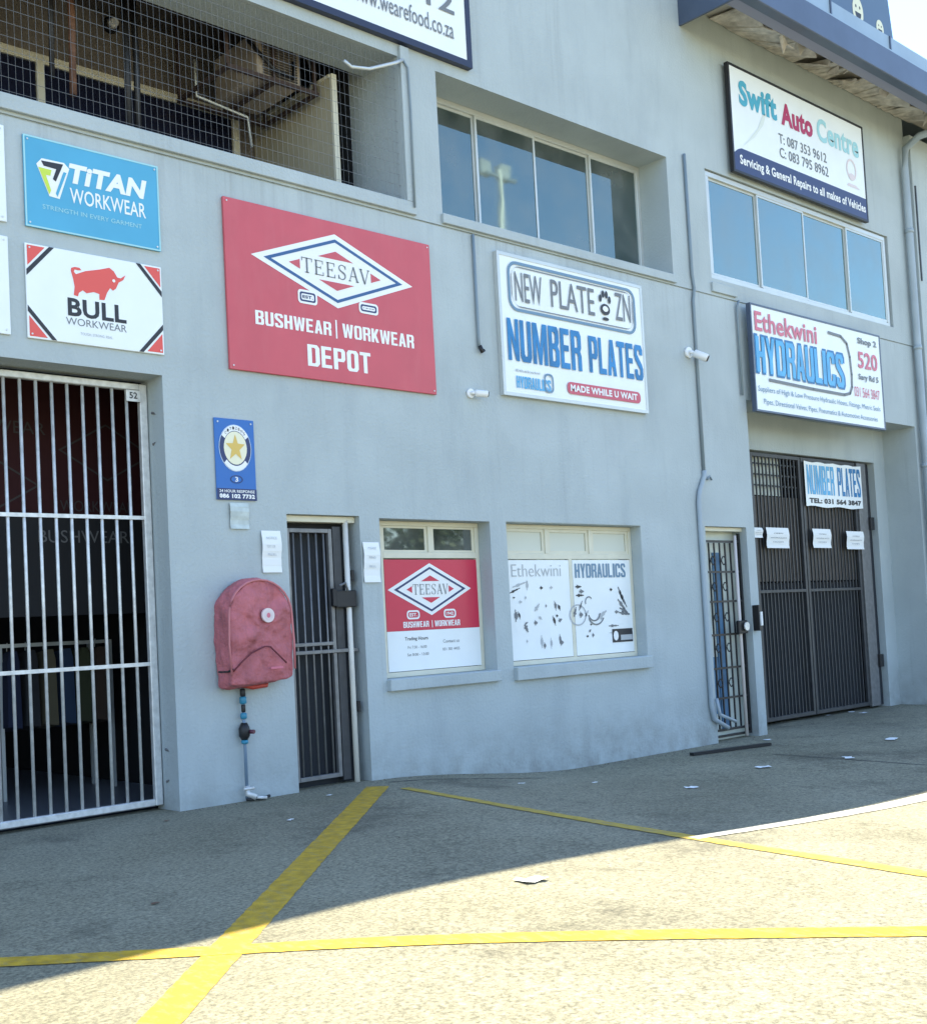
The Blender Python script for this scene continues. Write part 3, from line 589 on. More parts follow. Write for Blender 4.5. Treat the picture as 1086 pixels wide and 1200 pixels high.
# downpipe and conduits
dp = MB().tube([(16.75, -.80, 8.03), (16.62, -.72, 7.98), (16.50, -.30, 7.93), (16.46, -.10, 7.8), (16.46, -.075, 7.5), (16.46, -.075, .05), (16.46, -.18, -.12)], .052, 12)
for z in (6.6, 4.9, 3.2, 1.5): dp.tube([(16.46, -.075, z - .03), (16.46, -.075, z + .03)], .06, 12)
lab(dp.build('downpipe', DRAIN, B, smooth=True), 'grey rainwater downpipe beside the recess')
MB().box(16.66, 16.69, -.115, -.101, 5.9, 7.3).build('conduit', GSTEEL, B)
CG = mat('grey_conduit', (.20, .25, .28), .5)
def cond(pts, r=.014, mt=None, nm='conduit'): return MB().tube(pts, r, 8).build(nm, mt or CG, B, smooth=True)
cond([(7.735, -.02, 4.92), (7.735, -.022, 3.95), (7.735, -.022, 3.84)]); cond([(7.735, -.03, 3.86), (7.76, -.04, 3.80), (7.775, -.04, 3.82)], .02, BLACKM, 'cable_end')
cond([(11.165, -.022, 6.50), (11.175, -.022, 5.1), (11.20, -.022, 4.95), (11.165, -.022, 4.8), (11.165, -.022, 2.86)], .018)
cond([(11.165, -.022, 2.86), (11.165, -.022, 2.8), (11.05, -.03, 2.62), (11.02, -.03, 2.5), (11.02, -.03, .22), (11.05, -.03, .08), (11.28, -.05, -.04)], .028, DRAIN)
cond([(11.20, -.03, 2.76), (11.26, -.03, 2.80), (11.29, -.03, 2.76)], .012)
cond([(11.10, -.045, .30), (11.14, -.05, .12), (11.42, -.06, .02)], .02, DRAIN)
cond([(6.95, -.04, 6.36), (6.85, -.05, 6.30), (6.55, -.05, 6.16), (6.35, -.05, 6.12), (6.28, -.04, 6.16)], .016, ALU)
cond([(6.95, -.045, 6.36), (7.0, -.05, 6.3), (7.01, -.05, 5.9), (7.0, -.05, 5.02)], .010)
cond([(12.05, -.04, 4.93), (12.02, -.03, 4.86), (12.02, -.03, 3.8)], .014)
MB().box(11.975, 12.035, -.09, -.001, 1.02, 1.32).build('bell_box', BLACKM, B, bevel=.006)
MB().box(11.99, 12.02, -.11, -.091, 1.08, 1.24).build('bell_push', WHITEP, B)
# dark flashing strip joining wall and ground near small gate
o = MB().box(-.55, .55, -.03, .03, -.0, .03).build('steel_angle', BLACKM); o.location = (*onground(857, 880), -.2 + .004); o.rotation_euler = (0, 0, R(-12))
tagm(o, 'dark steel bar lying on the ground before the narrow scrollwork gate', 'metal bar')

# ============================================================ things behind and in the balcony
def balc_pipe(x, y, z0, z1, r, mt, label):
    o = MB().tube([(x, y, z0), (x + .01, y, (z0 + z1) / 2), (x - .01, y, z1)], r, 8).build('hanging_pipe', mt, smooth=True); return tagm(o, label, 'pipe', 'pipes hanging in the balcony')
def px(x, y, Y): return at(x, y, Y)[0]
balc_pipe(px(60, 60, .9), .9, 5.75, 6.94, .022, BLACKM, 'leftmost thin black pipe hanging in the balcony')
balc_pipe(px(84, 60, .9), .9, 5.65, 6.94, .03, RUST, 'rust-red pipe hanging between black pipes in the balcony')
balc_pipe(px(147, 60, .9), .9, 5.3, 6.94, .028, BLACKM, 'left one of the close pair of black balcony pipes')
balc_pipe(px(158, 60, .9), .9, 5.25, 6.94, .028, BLACKM, 'right one of the close pair of black balcony pipes')
bu = thing('wall_lamp', 'small round white bulkhead lamp on the brown balcony wall', 'lamp', (px(129, 30, 1.78), 1.78, at(129, 30, 1.78)[1]))
lx, lz = bu.location.x, bu.location.z
MB().tube([(lx, 1.79, lz), (lx, 1.74, lz)], .07, 14).build('base', BLACKM, bu, smooth=True); MB().tube([(lx, 1.74, lz), (lx, 1.68, lz)], [.05, .035], 14).build('lens', WHITEP, bu, smooth=True)
# suspended air-conditioning unit on a bracket
ac = thing('air_conditioner', 'rusty brown air-conditioning unit slung under the balcony ceiling', 'air conditioner', (5.9, 1.1, 6.4))
x0, x1 = px(240, 100, 1.0), 6.50
MB().box(x0 + .35, x1 - .15, .68, 1.4, 6.20, 6.62).build('casing', mat('brown_casing', (.34, .29, .24), .6, var=.25), ac, bevel=.02)
f = MB()
for z, a, b in ((6.15, x0, x1),): f.box(a, b, .62, .66, z, z + .035).box(a, b, 1.45, 1.49, z, z + .035)
for x in (x0, (x0 + x1) / 2, x1 - .04): f.box(x, x + .035, .661, 1.449, 6.152, 6.182).box(x, x + .03, .64, .66, 6.19, 6.94).box(x, x + .03, 1.45, 1.47, 6.19, 6.94)
f.build('bracket', mat('dark_rust', (.05, .03, .025), .8), ac)
gr = MB()
for i in range(14): gr.box(x0 + .4, x1 - .2, .665, .678, 6.23 + .023 * i, 6.24 + .023 * i)
gr.build('grille', BALCD, ac)
MB().tube([(x1 - .2, .8, 6.3), (x1 - .1, .66, 6.2), (x1 - .0, .66, 6.35), (x1 - .1, .7, 6.6), (x1 - .5, .7, 6.7)], .02, 6).build('hose', BLACKM, ac, smooth=True)
MB().tube([(x1 - .7, .7, 6.5), (x1 - .5, .6, 6.25), (x1 - .3, .6, 6.22), (x1 - .25, .65, 6.4)], .018, 6).build('hose', BLACKM, ac, smooth=True)
o = MB().tube([(px(228, 70, 1.2), 1.2, at(228, 70, 1.2)[1]), (px(230, 110, 1.2), 1.2, at(230, 112, 1.2)[1]), (px(290, 137, 1.2), 1.2, at(290, 137, 1.2)[1]), (px(294, 150, 1.2), 1.2, at(294, 172, 1.2)[1])], .014, 6).build('condensate_pipe', ALU, smooth=True)
tagm(o, 'thin pale bent pipe in front of the dark balcony corner', 'pipe')
# bird net over the balcony opening
nb = MB(); xx = .25
while xx < 6.92: nb.quad((xx, .04, 5.08), (xx + .0022, .04, 5.08), (xx + .0022, .04, 6.40), (xx, .04, 6.40)); xx += .052
zz = 5.12
while zz < 6.4: nb.quad((.2, .043, zz), (6.93, .043, zz + .01), (6.93, .043, zz + .013), (.2, .043, zz + .003)); zz += .098
nt_ = nb.build('bird_net', NETM); tagm(nt_, 'fine wire net stretched over the whole balcony opening', 'net')
nt_.location.y = 0

# ============================================================ SIGNS
def board(name, label, x0, x1, z0, z1, t, mt, frame=None, fw=.03, y0=0.0, fmt=None, cat='sign'):
    s = thing(name, label, cat, ((x0 + x1) / 2, -y0, z0))
    MB().box(x0, x1, -y0 - t, -y0 - .003, z0, z1).build('board', mt, s, bevel=.003)
    e = .03
    for i, (sx, sz) in enumerate(((x0 + e, z0 + e), (x1 - e, z0 + e), (x1 - e, z1 - e), (x0 + e, z1 - e))):
        if not frame: MB().tube([(sx, -y0 - t - .001, sz), (sx, -y0 - t - .006, sz)], .007, 8).build('screw', GALV, s)
    if frame:
        f = MB(); a = t + .006; e = fw
        f.box(x0 - .008, x1 + .008, -y0 - a, -y0 - .002, z1 - e, z1 + .008).box(x0 - .008, x1 + .008, -y0 - a, -y0 - .002, z0 - .008, z0 + e).box(x0 - .008, x0 + e, -y0 - a, -y0 - .002, z0 + e, z1 - e).box(x1 - e, x1 + .008, -y0 - a, -y0 - .002, z0 + e, z1 - e)
        f.build('frame', fmt or BLACKM, s)
    return s
def serif(parent, s, x0, x1, z0, z1, y, mt):
    """thin roman capitals with slab serifs"""
    n = len(s); adv = (x1 - x0) / n; h = z1 - z0
    for i, c in enumerate(s):
        a = x0 + adv * (i + .06); b = x0 + adv * (i + .94); w_ = b - a; mb = MB(); th = adv * .13; tn = adv * .055
        def ln(p, q, t, a=a, w_=w_, mb=mb):
            P = Vector((a + p[0] * w_, z0 + p[1] * h)); Q = Vector((a + q[0] * w_, z0 + q[1] * h)); d = (Q - P).normalized(); nn = Vector((-d.y, d.x)) * t / 2
            mb.quad(*[(v.x, y, v.y) for v in (P - nn, Q - nn, Q + nn, P + nn)])
        if c == 'T': ln((.5, 0), (.5, 1), th); ln((.02, .97), (.98, .97), tn); ln((.03, 1), (.03, .76), tn); ln((.97, 1), (.97, .76), tn); ln((.3, .03), (.7, .03), tn)
        if c == 'E': ln((.25, 0), (.25, 1), th); ln((.1, .97), (.88, .97), tn); ln((.1, .03), (.92, .03), tn); ln((.25, .52), (.68, .52), tn); ln((.87, 1), (.87, .76), tn); ln((.91, 0), (.91, .24), tn); ln((.67, .62), (.67, .42), tn)
        if c == 'S':
            pts = [(.83, .80), (.76, .92), (.6, .98), (.42, .98), (.26, .9), (.2, .76), (.28, .62), (.5, .52), (.74, .41), (.82, .26), (.74, .1), (.56, .02), (.38, .02), (.22, .1), (.16, .24)]
            for k in range(len(pts) - 1): ln(pts[k], pts[k + 1], tn + (th - tn) * max(0, 1 - abs(k - 7) / 4))
            ln((.84, .98), (.84, .72), tn); ln((.15, .02), (.15, .30), tn)
        if c == 'A': ln((.1, 0), (.5, 1), tn); ln((.5, 1), (.88, 0), th); ln((.25, .36), (.74, .36), tn); ln((.0, .03), (.24, .03), tn); ln((.72, .03), (1.02, .03), tn)
        if c == 'V': ln((.1, 1), (.5, 0), th); ln((.5, 0), (.9, 1), tn); ln((-.04, .97), (.26, .97), tn); ln((.76, .97), (1.02, .97), tn)
        mb.build('letter', mt, parent)
def teesav(s, cx, cz, rx, rz, y, red, ring, ltr):
    flat(s, 'diamond', [(cx - rx, cz), (cx, cz + rz), (cx + rx, cz), (cx, cz - rz)], y, WHITEP)
    diamond(s, cx, cz, rx * .86, rz * .86, y - .002, .10, ring)
    for sg in (1, -1):
        flat(s, 'triangle', [(cx - rx * .22, cz + sg * rz * .31), (cx, cz + sg * rz * .53), (cx + rx * .22, cz + sg * rz * .31)], y - .002, red)
        flat(s, 'triangle', [(cx + sg * rx * .57, cz), (cx + sg * rx * .44, cz + rz * .13), (cx + sg * rx * .44, cz - rz * .13)], y - .002, red)
    serif(s, 'TEESAV', cx - rx * .43, cx + rx * .43, cz - rz * .2, cz + rz * .2, y - .004, ltr)
# large red sign
SX0, SX1, SZ0, SZ1 = 4.985, 7.205, 2.185, 3.575
Z6 = zoomer(240, 210, 3.62)
a0 = at(263.5, 230.7, -.03); a1 = at(503.8, 286, -.03); a2 = at(510.7, 461.4, -.03); a3 = at(267.6, 432.4, -.03)
SX0, SX1, SZ1, SZ0 = (a0[0] + a3[0]) / 2, (a1[0] + a2[0]) / 2, (a0[1] + a1[1]) / 2, (a2[1] + a3[1]) / 2
s = board('shop_sign', 'large faded red sign with white diamond logo and lettering BUSHWEAR WORKWEAR DEPOT', SX0, SX1, SZ0, SZ1, .03, REDB)
yf = -.032
l, r, t, b = at(*Z6(195, 322), yf), at(*Z6(880, 455), yf), at(*Z6(555, 232), yf), at(*Z6(565, 545), yf)
cx, cz = (l[0] + r[0]) / 2, (l[1] + r[1] + t[1] + b[1]) / 4
NAVYR = mat('navy_ring_print', (.03, .10, .25), .45)
teesav(s, cx, cz, (r[0] - l[0]) / 2, (t[1] - b[1]) / 2, yf, REDB, NAVYR, GREYP)
for tl, br, tt in (((393, 463), (478, 537), 'EST.'), ((652, 518), (736, 580), '1942')):
    p, q = at(*Z6(*tl), yf), at(*Z6(*br), yf); o = rrect(p[0], q[0], q[1], p[1], .03)
    flat(s, 'badge', o, yf - .002, WHITEP); k = .018
    ringpoly(s, 'badge_outline', rrect(p[0] + k, q[0] - k, q[1] + k, p[1] - k, .02), rrect(p[0] + k * 1.8, q[0] - k * 1.8, q[1] + k * 1.8, p[1] - k * 1.8, .015), yf - .003, NAVY)
    text(s, LET, tt, p[0] + .045, q[0] - .045, q[1] + .045, p[1] - .045, yf - .004, NAVY, bold=.03)
pblock(s, 'BUSHWEAR', Z6, (213, 553), (538, 664), yf, WHITEP); ptext(s, 'divider', '|', Z6, (553, 596), (563, 676), yf, WHITEP, bold=.0)
pblock(s, 'WORKWEAR', Z6, (582, 611), (888, 718), yf, WHITEP); pblock(s, 'DEPOT', Z6, (434, 698), (706, 826), yf, WHITEP)
# number plates board
Z7 = zoomer(530, 270, 3.62)
def prect(c, y): 
    q = [at(*p, y) for p in c]; return (q[0][0] + q[3][0]) / 2, (q[1][0] + q[2][0]) / 2, (q[2][1] + q[3][1]) / 2, (q[0][1] + q[1][1]) / 2
x0, x1, z0, z1 = prect([(582.5, 294.9), (751, 334.9), (759.3, 484), (590.8, 460.6)], -.05)
s = board('number_plate_sign', 'white framed board lettered NEW PLATE ZN and NUMBER PLATES in blue', x0, x1, z0, z1, .045, WHITEB, True, .025, fmt=ALU)
yf = -.055
p, q = at(*Z7(230, 125), yf), at(*Z7(782, 440), yf); H_ = (p[1], q[1]); X_ = (p[0], q[0])
zt, zb = at(*Z7(500, 187), yf)[1], at(*Z7(500, 388), yf)[1]
for k, wk, mt in ((0, .03, SLATE), (.045, .010, GREYP)):
    ringpoly(s, 'plate_outline', rrect(X_[0] + k, X_[1] - k, zb + k, zt - k, .12), rrect(X_[0] + k + wk, X_[1] - k - wk, zb + k + wk, zt - k - wk, .09), yf, mt)
ptext(s, LET, 'NEW', Z7, (262, 172), (384, 322), yf, GREYP, bold=.0); ptext(s, LET, 'PLATE', Z7, (415, 205), (606, 362), yf, GREYP, bold=.0); ptext(s, LET, 'ZN', Z7, (688, 262), (758, 392), yf, GREYP, bold=.0)
c = at(*Z7(647, 315), yf)
for dx, dz, rx, rz in ((0, -.05, .075, .06), (-.07, .06, .022, .04), (-.025, .11, .022, .04), (.03, .11, .022, .04), (.075, .06, .022, .04), (0, -.15, .05, .018)): flat(s, 'emblem', ell(c[0] + dx, c[1] + dz, rx, rz, 14), yf - .002, BLACKP)
flat(s, 'emblem', ell(c[0], c[1] - .045, .045, .03, 14), yf - .004, WHITEP)
pblock(s, 'NUMBER', Z7, (230, 368), (552, 598), yf, BLUEP); pblock(s, 'PLATES', Z7, (575, 445), (812, 638), yf, BLUEP)
ptext(s, LET, 'Ethekwini', Z7, (270, 586), (372, 612), yf, PGREY, bold=.02); pblock(s, 'HYDRAULICS', Z7, (272, 615), (420, 686), yf, LBLUE)
p, q = at(*Z7(388, 605), yf), at(*Z7(432, 692), yf); ringpoly(s, 'logo_outline', rrect(p[0], q[0], q[1], p[1], .05), rrect(p[0] + .018, q[0] - .018, q[1] + .018, p[1] - .018, .04), yf - .002, SLATE)
p, q = at(*Z7(487, 640), yf), at(*Z7(800, 735), yf); flat(s, 'badge', rrect(p[0], q[0], q[1], p[1], .05), yf, mat('rose_red_print', (.55, .09, .13), .45))
p, q = at(*Z7(500, 652), yf), at(*Z7(785, 722), yf); text(s, LET, 'MADE WHILE U WAIT', p[0], q[0], q[1], p[1], yf - .003, WHITEP, bold=.04)
# blue workwear sign
Z5 = zoomer(0, 140, 4.0)
x0, x1, z0, z1 = prect([Z5(108, 82), Z5(745, 205), Z5(747, 608), Z5(120, 505)], -.02)
s = board('workwear_sign', 'sky blue sign lettered TiTAN WORKWEAR in white above the bull sign', x0, x1, z0, z1, .02, SKYB)
MB().box(x0 + .01, x1 - .01, -.0215, -.0205, z1 - .02, z1 - .012); yf = -.022
ringpoly(s, 'edge_line', rrect(x0, x1, z0, z1, .004), rrect(x0 + .012, x1 - .012, z0 + .012, z1 - .012, .004), yf, PCYAN)
pflat(s, 'logo', Z5, [(170, 205), (195, 180), (300, 203), (325, 232), (280, 372), (232, 358)], yf, WHITEP)
pflat(s, 'logo', Z5, [(192, 190), (296, 210), (262, 290), (248, 278), (264, 232), (205, 215)], yf - .002, BLACKP)
pflat(s, 'logo', Z5, [(180, 220), (242, 236), (236, 262), (215, 258), (240, 330), (232, 350)], yf - .002, LIME)
pflat(s, 'logo', Z5, [(298, 245), (312, 250), (270, 362), (262, 345)], yf - .002, SKYB)
ptext(s, LET, 'TiTAN', Z5, (322, 215), (690, 370), yf, WHITEP, bold=.06, shear=.25) if False else None
p, q = at(*Z5(322, 218), yf), at(*Z5(690, 372), yf); hh = at(*Z5(500, 250), yf)[1] - at(*Z5(500, 340), yf)[1]; zc = at(*Z5(505, 290), yf)[1]
text(s, LET, 'TiTAN', p[0], q[0], zc - hh / 2, zc + hh / 2, yf, WHITEP, bold=.05, shear=.2)
zc = at(*Z5(500, 390), yf)[1]; text(s, LET, 'WORKWEAR', at(*Z5(328, 355), yf)[0], at(*Z5(684, 440), yf)[0], zc - .055, zc + .055, yf, WHITEP, bold=.01)
zc = at(*Z5(440, 455), yf)[1]; text(s, LET, 'STRENGTH IN EVERY GARMENT', at(*Z5(200, 410), yf)[0], at(*Z5(665, 495), yf)[0], zc - .016, zc + .016, yf, PCYAN)
# bull sign
x0, x1, z0, z1 = prect([Z5(120, 580), Z5(758, 688), Z5(768, 1102), Z5(128, 1022)], -.02)
s = board('workwear_sign', 'white sign with red corners, red bull and the words BULL WORKWEAR', x0, x1, z0, z1, .02, WHITEB)
W_, H2 = x1 - x0, z1 - z0
for sx in (0, 1):
    for sz in (0, 1):
        fx = lambda u: x0 + u * W_ if not sx else x1 - u * W_
        fz = lambda v: z0 + v * H2 if not sz else z1 - v * H2
        flat(s, 'corner', [(fx(.012), fz(.02)), (fx(.135), fz(.02)), (fx(.012), fz(.235))], yf, CORAL)
        flat(s, 'corner_line', [(fx(.165), fz(.004)), (fx(.2), fz(.004)), (fx(.004), fz(.345)), (fx(.004), fz(.28))], yf, BLACKP)
bull = [(332, 708), (334, 694), (350, 690), (372, 694), (382, 706), (366, 706), (350, 702), (346, 712), (356, 724), (400, 710), (470, 702), (512, 694), (534, 712), (550, 740), (566, 744), (588, 730), (578, 752), (556, 764), (544, 792), (530, 802), (516, 790), (502, 812), (490, 846), (466, 844), (466, 818), (440, 808), (406, 814), (388, 800), (370, 812), (366, 828), (346, 822), (350, 782), (342, 742)]
pflat(s, 'bull', Z5, bull, yf, CORAL); c = at(*Z5(533, 756), yf); flat(s, 'bull_eye', ell(c[0], c[1], .012, .012, 8), yf - .002, WHITEP)
def ctext(s, Z, tt, xa, xb, cy_, hpx, mt, **k):
    (ua, va), (ub, vb) = xa, xb; a = at(*Z(ua, va), yf); b = at(*Z(ub, vb), yf); zc = (a[1] + b[1]) / 2; h = (at(*Z((ua + ub) / 2, 0), yf)[1] - at(*Z((ua + ub) / 2, hpx), yf)[1])
    return text(s, LET, tt, a[0], b[0], zc - h / 2, zc + h / 2, yf, mt, **k)
ctext(s, Z5, 'BULL', (318, 882), (592, 910), 0, 82, BLACKP, bold=.03)
ctext(s, Z5, 'WORKWEAR', (310, 945), (594, 978), 0, 33, GREYP, bold=.0)
ctext(s, Z5, 'TOUGH. STRONG. REAL.', (378, 1004), (530, 1022), 0, 12, PGREY)
# the two white boards cut by the left edge
for zt_, zb_, txt in ((4.845, 4.17, 'upper'), (4.07, 3.39, 'lower')):
    s = board('white_sign', txt + ' one of two plain white boards left of the workwear signs', 2.15, 3.30, zb_, zt_, .02, WHITEB)
# food website board at the top
x1_ = 7.80; s = board('food_sign', 'white board with thick navy frame and web address over the balcony', 2.6, 7.80, 6.525, 8.6, .06, WHITEB, True, .055, fmt=mat('navy_frame', (.015, .02, .05), .4)); yf = -.068
a = at(439, 1.6, yf)[0]; b = at(532, 44, yf)[0]; zc = at(485, 22, yf)[1]; zb = at(531, 44, yf)[1]
text(s, LET, 'www.wearefood.co.za', a - (b - a) * .27, b, zb - .01, zb + .155, yf, GREYP)
a = at(466, 0, yf)[0]; b = at(532, 8, yf)[0]; zb = at(530, 17, yf)[1]; text(s, LET, '031 701 8012', b - 2.45, b, zb, zb + .23, yf, GREYP, bold=.01)
# police style sign
x0, x1, z0, z1 = prect([(251, 489), (298, 493), (300, 587), (254, 585)], -.015)
s = board('security_sign', 'small blue sign with gold star badge above the pinned pale notice', x0, x1, z0, z1, .015, POLB); yf = -.017
cx, W_, H2 = (x0 + x1) / 2, x1 - x0, z1 - z0; cz = z1 - H2 * .36
zz = z1 - H2 * .86
flat(s, 'panel', [(x0, z0), (x1, z0), (x1, zz), (x0, zz)], yf - .0, NAVY)
flat(s, 'badge', ell(cx, cz, W_ * .41, H2 * .29), yf, mat('pale_ring_print', (.55, .65, .78), .5))
flat(s, 'badge', ell(cx, cz, W_ * .395, H2 * .28), yf - .0015, NAVY); flat(s, 'badge', ell(cx, cz, W_ * .29, H2 * .205), yf - .003, CREAMP)
ringpoly(s, 'banner', ell(cx, cz, W_ * .40, H2 * .285, 14, 30, 150) + ell(cx, cz, W_ * .30, H2 * .21, 14, 30, 150)[::-1], [(cx, cz + H2 * .25)] * 30, yf - .0032, WHITEP) if False else None
flat(s, 'banner', ell(cx, cz, W_ * .395, H2 * .28, 14, 32, 148) + ell(cx, cz, W_ * .30, H2 * .212, 14, 32, 148)[::-1], yf - .0032, WHITEP)
flat(s, 'banner', ell(cx, cz, W_ * .395, H2 * .28, 14, 222, 318) + ell(cx, cz, W_ * .31, H2 * .22, 14, 222, 318)[::-1], yf - .0032, WHITEP)
star = []
for i in range(10): a = R(90 + 36 * i); rr = (1 if i % 2 == 0 else .42); star.append((cx + W_ * .25 * rr * math.cos(a), cz - .0 + H2 * .17 * rr * math.sin(a)))
flat(s, 'star', star, yf - .005, GOLD)
for i in range(8): a = R(48 + 12 * i); text(s, LET, 'CITIZENS'[7 - i], cx + W_ * .347 * math.cos(a) - .008, cx + W_ * .347 * math.cos(a) + .008, cz + H2 * .247 * math.sin(a) - .011, cz + H2 * .247 * math.sin(a) + .011, yf - .005, BLACKP)
ringpoly(s, 'ring', ell(cx, z1 - H2 * .745, W_ * .16, H2 * .05), ell(cx, z1 - H2 * .745, W_ * .135, H2 * .04), yf - .001, NAVY); text(s, LET, '3', cx - .014, cx + .014, z1 - H2 * .775, z1 - H2 * .715, yf - .001, WHITEP, bold=.02)
text(s, LET, '24 HOUR RESPONSE', x0 + .02, x1 - .02, z0 + H2 * .09, z0 + H2 * .125, yf - .002, WHITEP, bold=.02); text(s, LET, '086 102 7732', x0 + .02, x1 - .02, z0 + H2 * .02, z0 + H2 * .075, yf - .002, WHITEP, bold=.05)
# notices
def notice(label, c, y, lines, col=PAPER, mt=GREYP):
    x0, x1, z0, z1 = prect(c, y); o = thing('paper_notice', label, 'notice', ((x0 + x1) / 2, y, z0))
    n = 6; mb = MB()
    for i in range(n):
        f0, f1 = i / n, (i + 1) / n; d = lambda f: .008 * math.sin(f * 7) - .004
        mb.quad((x0, y - .001 + d(f0) - .006, z0 + (z1 - z0) * f0), (x1, y + d(f0) - .006, z0 + (z1 - z0) * f0), (x1, y + d(f1) - .006, z0 + (z1 - z0) * f1), (x0, y - .001 + d(f1) - .006, z0 + (z1 - z0) * f1))
    sh = mb.build('sheet', col, o); so = sh.modifiers.new('s', 'SOLIDIFY'); so.thickness = .002
    for f, tt, a, b in lines: h = (z1 - z0) * .06; text(o, LET, tt, x0 + (x1 - x0) * a, x0 + (x1 - x0) * b, z0 + (z1 - z0) * f - h / 2, z0 + (z1 - z0) * f + h / 2, y - .022, mt)
    return o
notice('white notice sheet with three short lines left of the narrow door', [(305, 622), (328, 622), (330, 671), (308, 671)], -.006, [(.82, 'NOTICE', .2, .75), (.62, 'TEXT OR', .2, .65), (.43, 'RING BELL', .25, .7)], mt=PGREY)
notice('white notice sheet between the narrow door and the red poster window', [(424, 635), (443, 636), (446, 683), (427, 682)], -.006, [(.85, 'PLEASE', .25, .75), (.62, 'RING', .3, .7), (.4, 'BELL', .3, .7)], mt=PGREY)
notice('faint pale plate hanging under the gold star sign', [(268, 589), (290, 590), (292, 620), (270, 620)], -.006, [], col=mat('pale_plate', (.50, .56, .54), .6, var=.15, vscale=20))
# poster in the first shop window
yf = .160; s = thing('window_poster', 'red and white poster with diamond logo in the shop window', 'poster', (7.1, yf, .9))
x0, x1, z0, z1 = 6.607, 7.721, .882, 1.868; zm = 1.235
MB().box(x0, x1, yf, yf + .006, zm, z1).build('red_sheet', mat('glossy_red_sheet', (.58, .03, .07), .3, var=.05), s); MB().box(x0, x1, yf, yf + .006, z0, zm - .001).build('white_sheet', WHITEB, s)
yf -= .002; cx, cz = (x0 + x1) / 2 - .03, 1.60
teesav(s, cx, cz, .50, .235, yf, mat('red_fill', (.58, .03, .07), .4), NAVY, GREYP)
for xa, tt in ((cx - .22, 'EST.'), (cx + .22, '1942')):
    ringpoly(s, 'badge', rrect(xa - .075, xa + .075, 1.335, 1.415, .03), rrect(xa - .06, xa + .06, 1.35, 1.40, .02), yf - .001, WHITEP); text(s, LET, tt, xa - .045, xa + .045, 1.36, 1.39, yf - .001, WHITEP, bold=.03)
block(s, 'BUSHWEAR', cx - .34, cx - .04, 1.262, 1.315, yf, WHITEP); text(s, 'divider', '|', cx - .004, cx + .004, 1.255, 1.32, yf, WHITEP); block(s, 'WORKWEAR', cx + .03, cx + .34, 1.262, 1.315, yf, WHITEP)
text(s, LET, 'Trading Hours', cx - .33, cx - .06, 1.14, 1.18, yf, BLACKP, bold=.01); text(s, LET, 'Fri 7:30 - 16:00', cx - .30, cx - .08, 1.075, 1.10, yf, GREYP); text(s, LET, 'Sat 8:00 - 13:00', cx - .31, cx - .06, 1.01, 1.035, yf, GREYP)
text(s, LET, 'Contact us', cx + .12, cx + .32, 1.11, 1.14, yf, GREYP); text(s, LET, '031 301 4455', cx + .11, cx + .32, 1.04, 1.065, yf, GREYP)
# posters in the second window
ZW = zoomer(580, 590, 5.43)
def poster(label, x0, x1, z0, z1):
    o = thing('window_poster', label, 'poster', ((x0 + x1) / 2, .15, z0)); MB().box(x0, x1, .140, .148, z0, z1).build('sheet', WHITEB, o, bevel=.002); return o
s = poster('white poster with scattered fitting pictures in the left half of the window', 8.078, 8.985, .892, 1.862); yf = .136
zc = 1.79; text(s, LET, 'Ethekwini', 8.16, 8.86, 1.70, 1.82, yf, PGREY, bold=-.012)
def blob(s, u, v, L_, T_, ang, mt=None):
    c = at(*ZW(u, v), yf); a = R(ang); d = Vector((math.cos(a), math.sin(a))); n_ = Vector((-d.y, d.x)); k = 1.3 / 543; c = Vector(c); L_ *= .0020; T_ *= .0023
    st = [(-1, .4), (-.5, .4), (-.5, 1), (-.1, 1), (-.1, .6), (.55, .6), (.55, .3), (1, .3)]
    pts = [c + d * L_ * p + n_ * T_ * q for p, q in st] + [c + d * L_ * p - n_ * T_ * q for p, q in reversed(st)]
    flat(s, 'picture', [tuple(p) for p in pts], yf, mt or random.choice((GREYP, BLACKP, PGREY)))
random.seed(5)
for u, v, L_, T_, an in ((160, 515, 55, 6, 14), (125, 555, 40, 5, 18), (205, 520, 8, 22, 0), (295, 537, 10, 8, 0), (358, 535, 10, 8, 0), (163, 627, 10, 7, 0), (195, 600, 6, 8, 0), (268, 662, 25, 9, 45), (135, 715, 12, 26, 0), (155, 712, 6, 18, 20), (260, 760, 12, 11, 0), (288, 728, 7, 14, 60), (200, 795, 22, 11, -60), (200, 762, 12, 5, 20), (385, 650, 8, 22, 10), (408, 660, 8, 16, 30), (378, 745, 8, 24, 20), (415, 742, 14, 9, 20), (395, 715, 8, 7, 0), (300, 880, 8, 28, 0), (318, 905, 9, 14, 0), (360, 890, 7, 24, 0), (415, 860, 7, 20, 0), (425, 885, 14, 13, 0), (205, 878, 6, 8, 0), (325, 652, 5, 8, 0), (120, 600, 8, 4, 0)): blob(s, u, v, L_, T_, an)
s = poster('white poster lettered HYDRAULICS with hose pictures in the right half of the window', 9.042, 9.95, .892, 1.862)
block(s, 'HYDRAULICS', 9.07, 9.87, 1.68, 1.825, yf, SLATE)
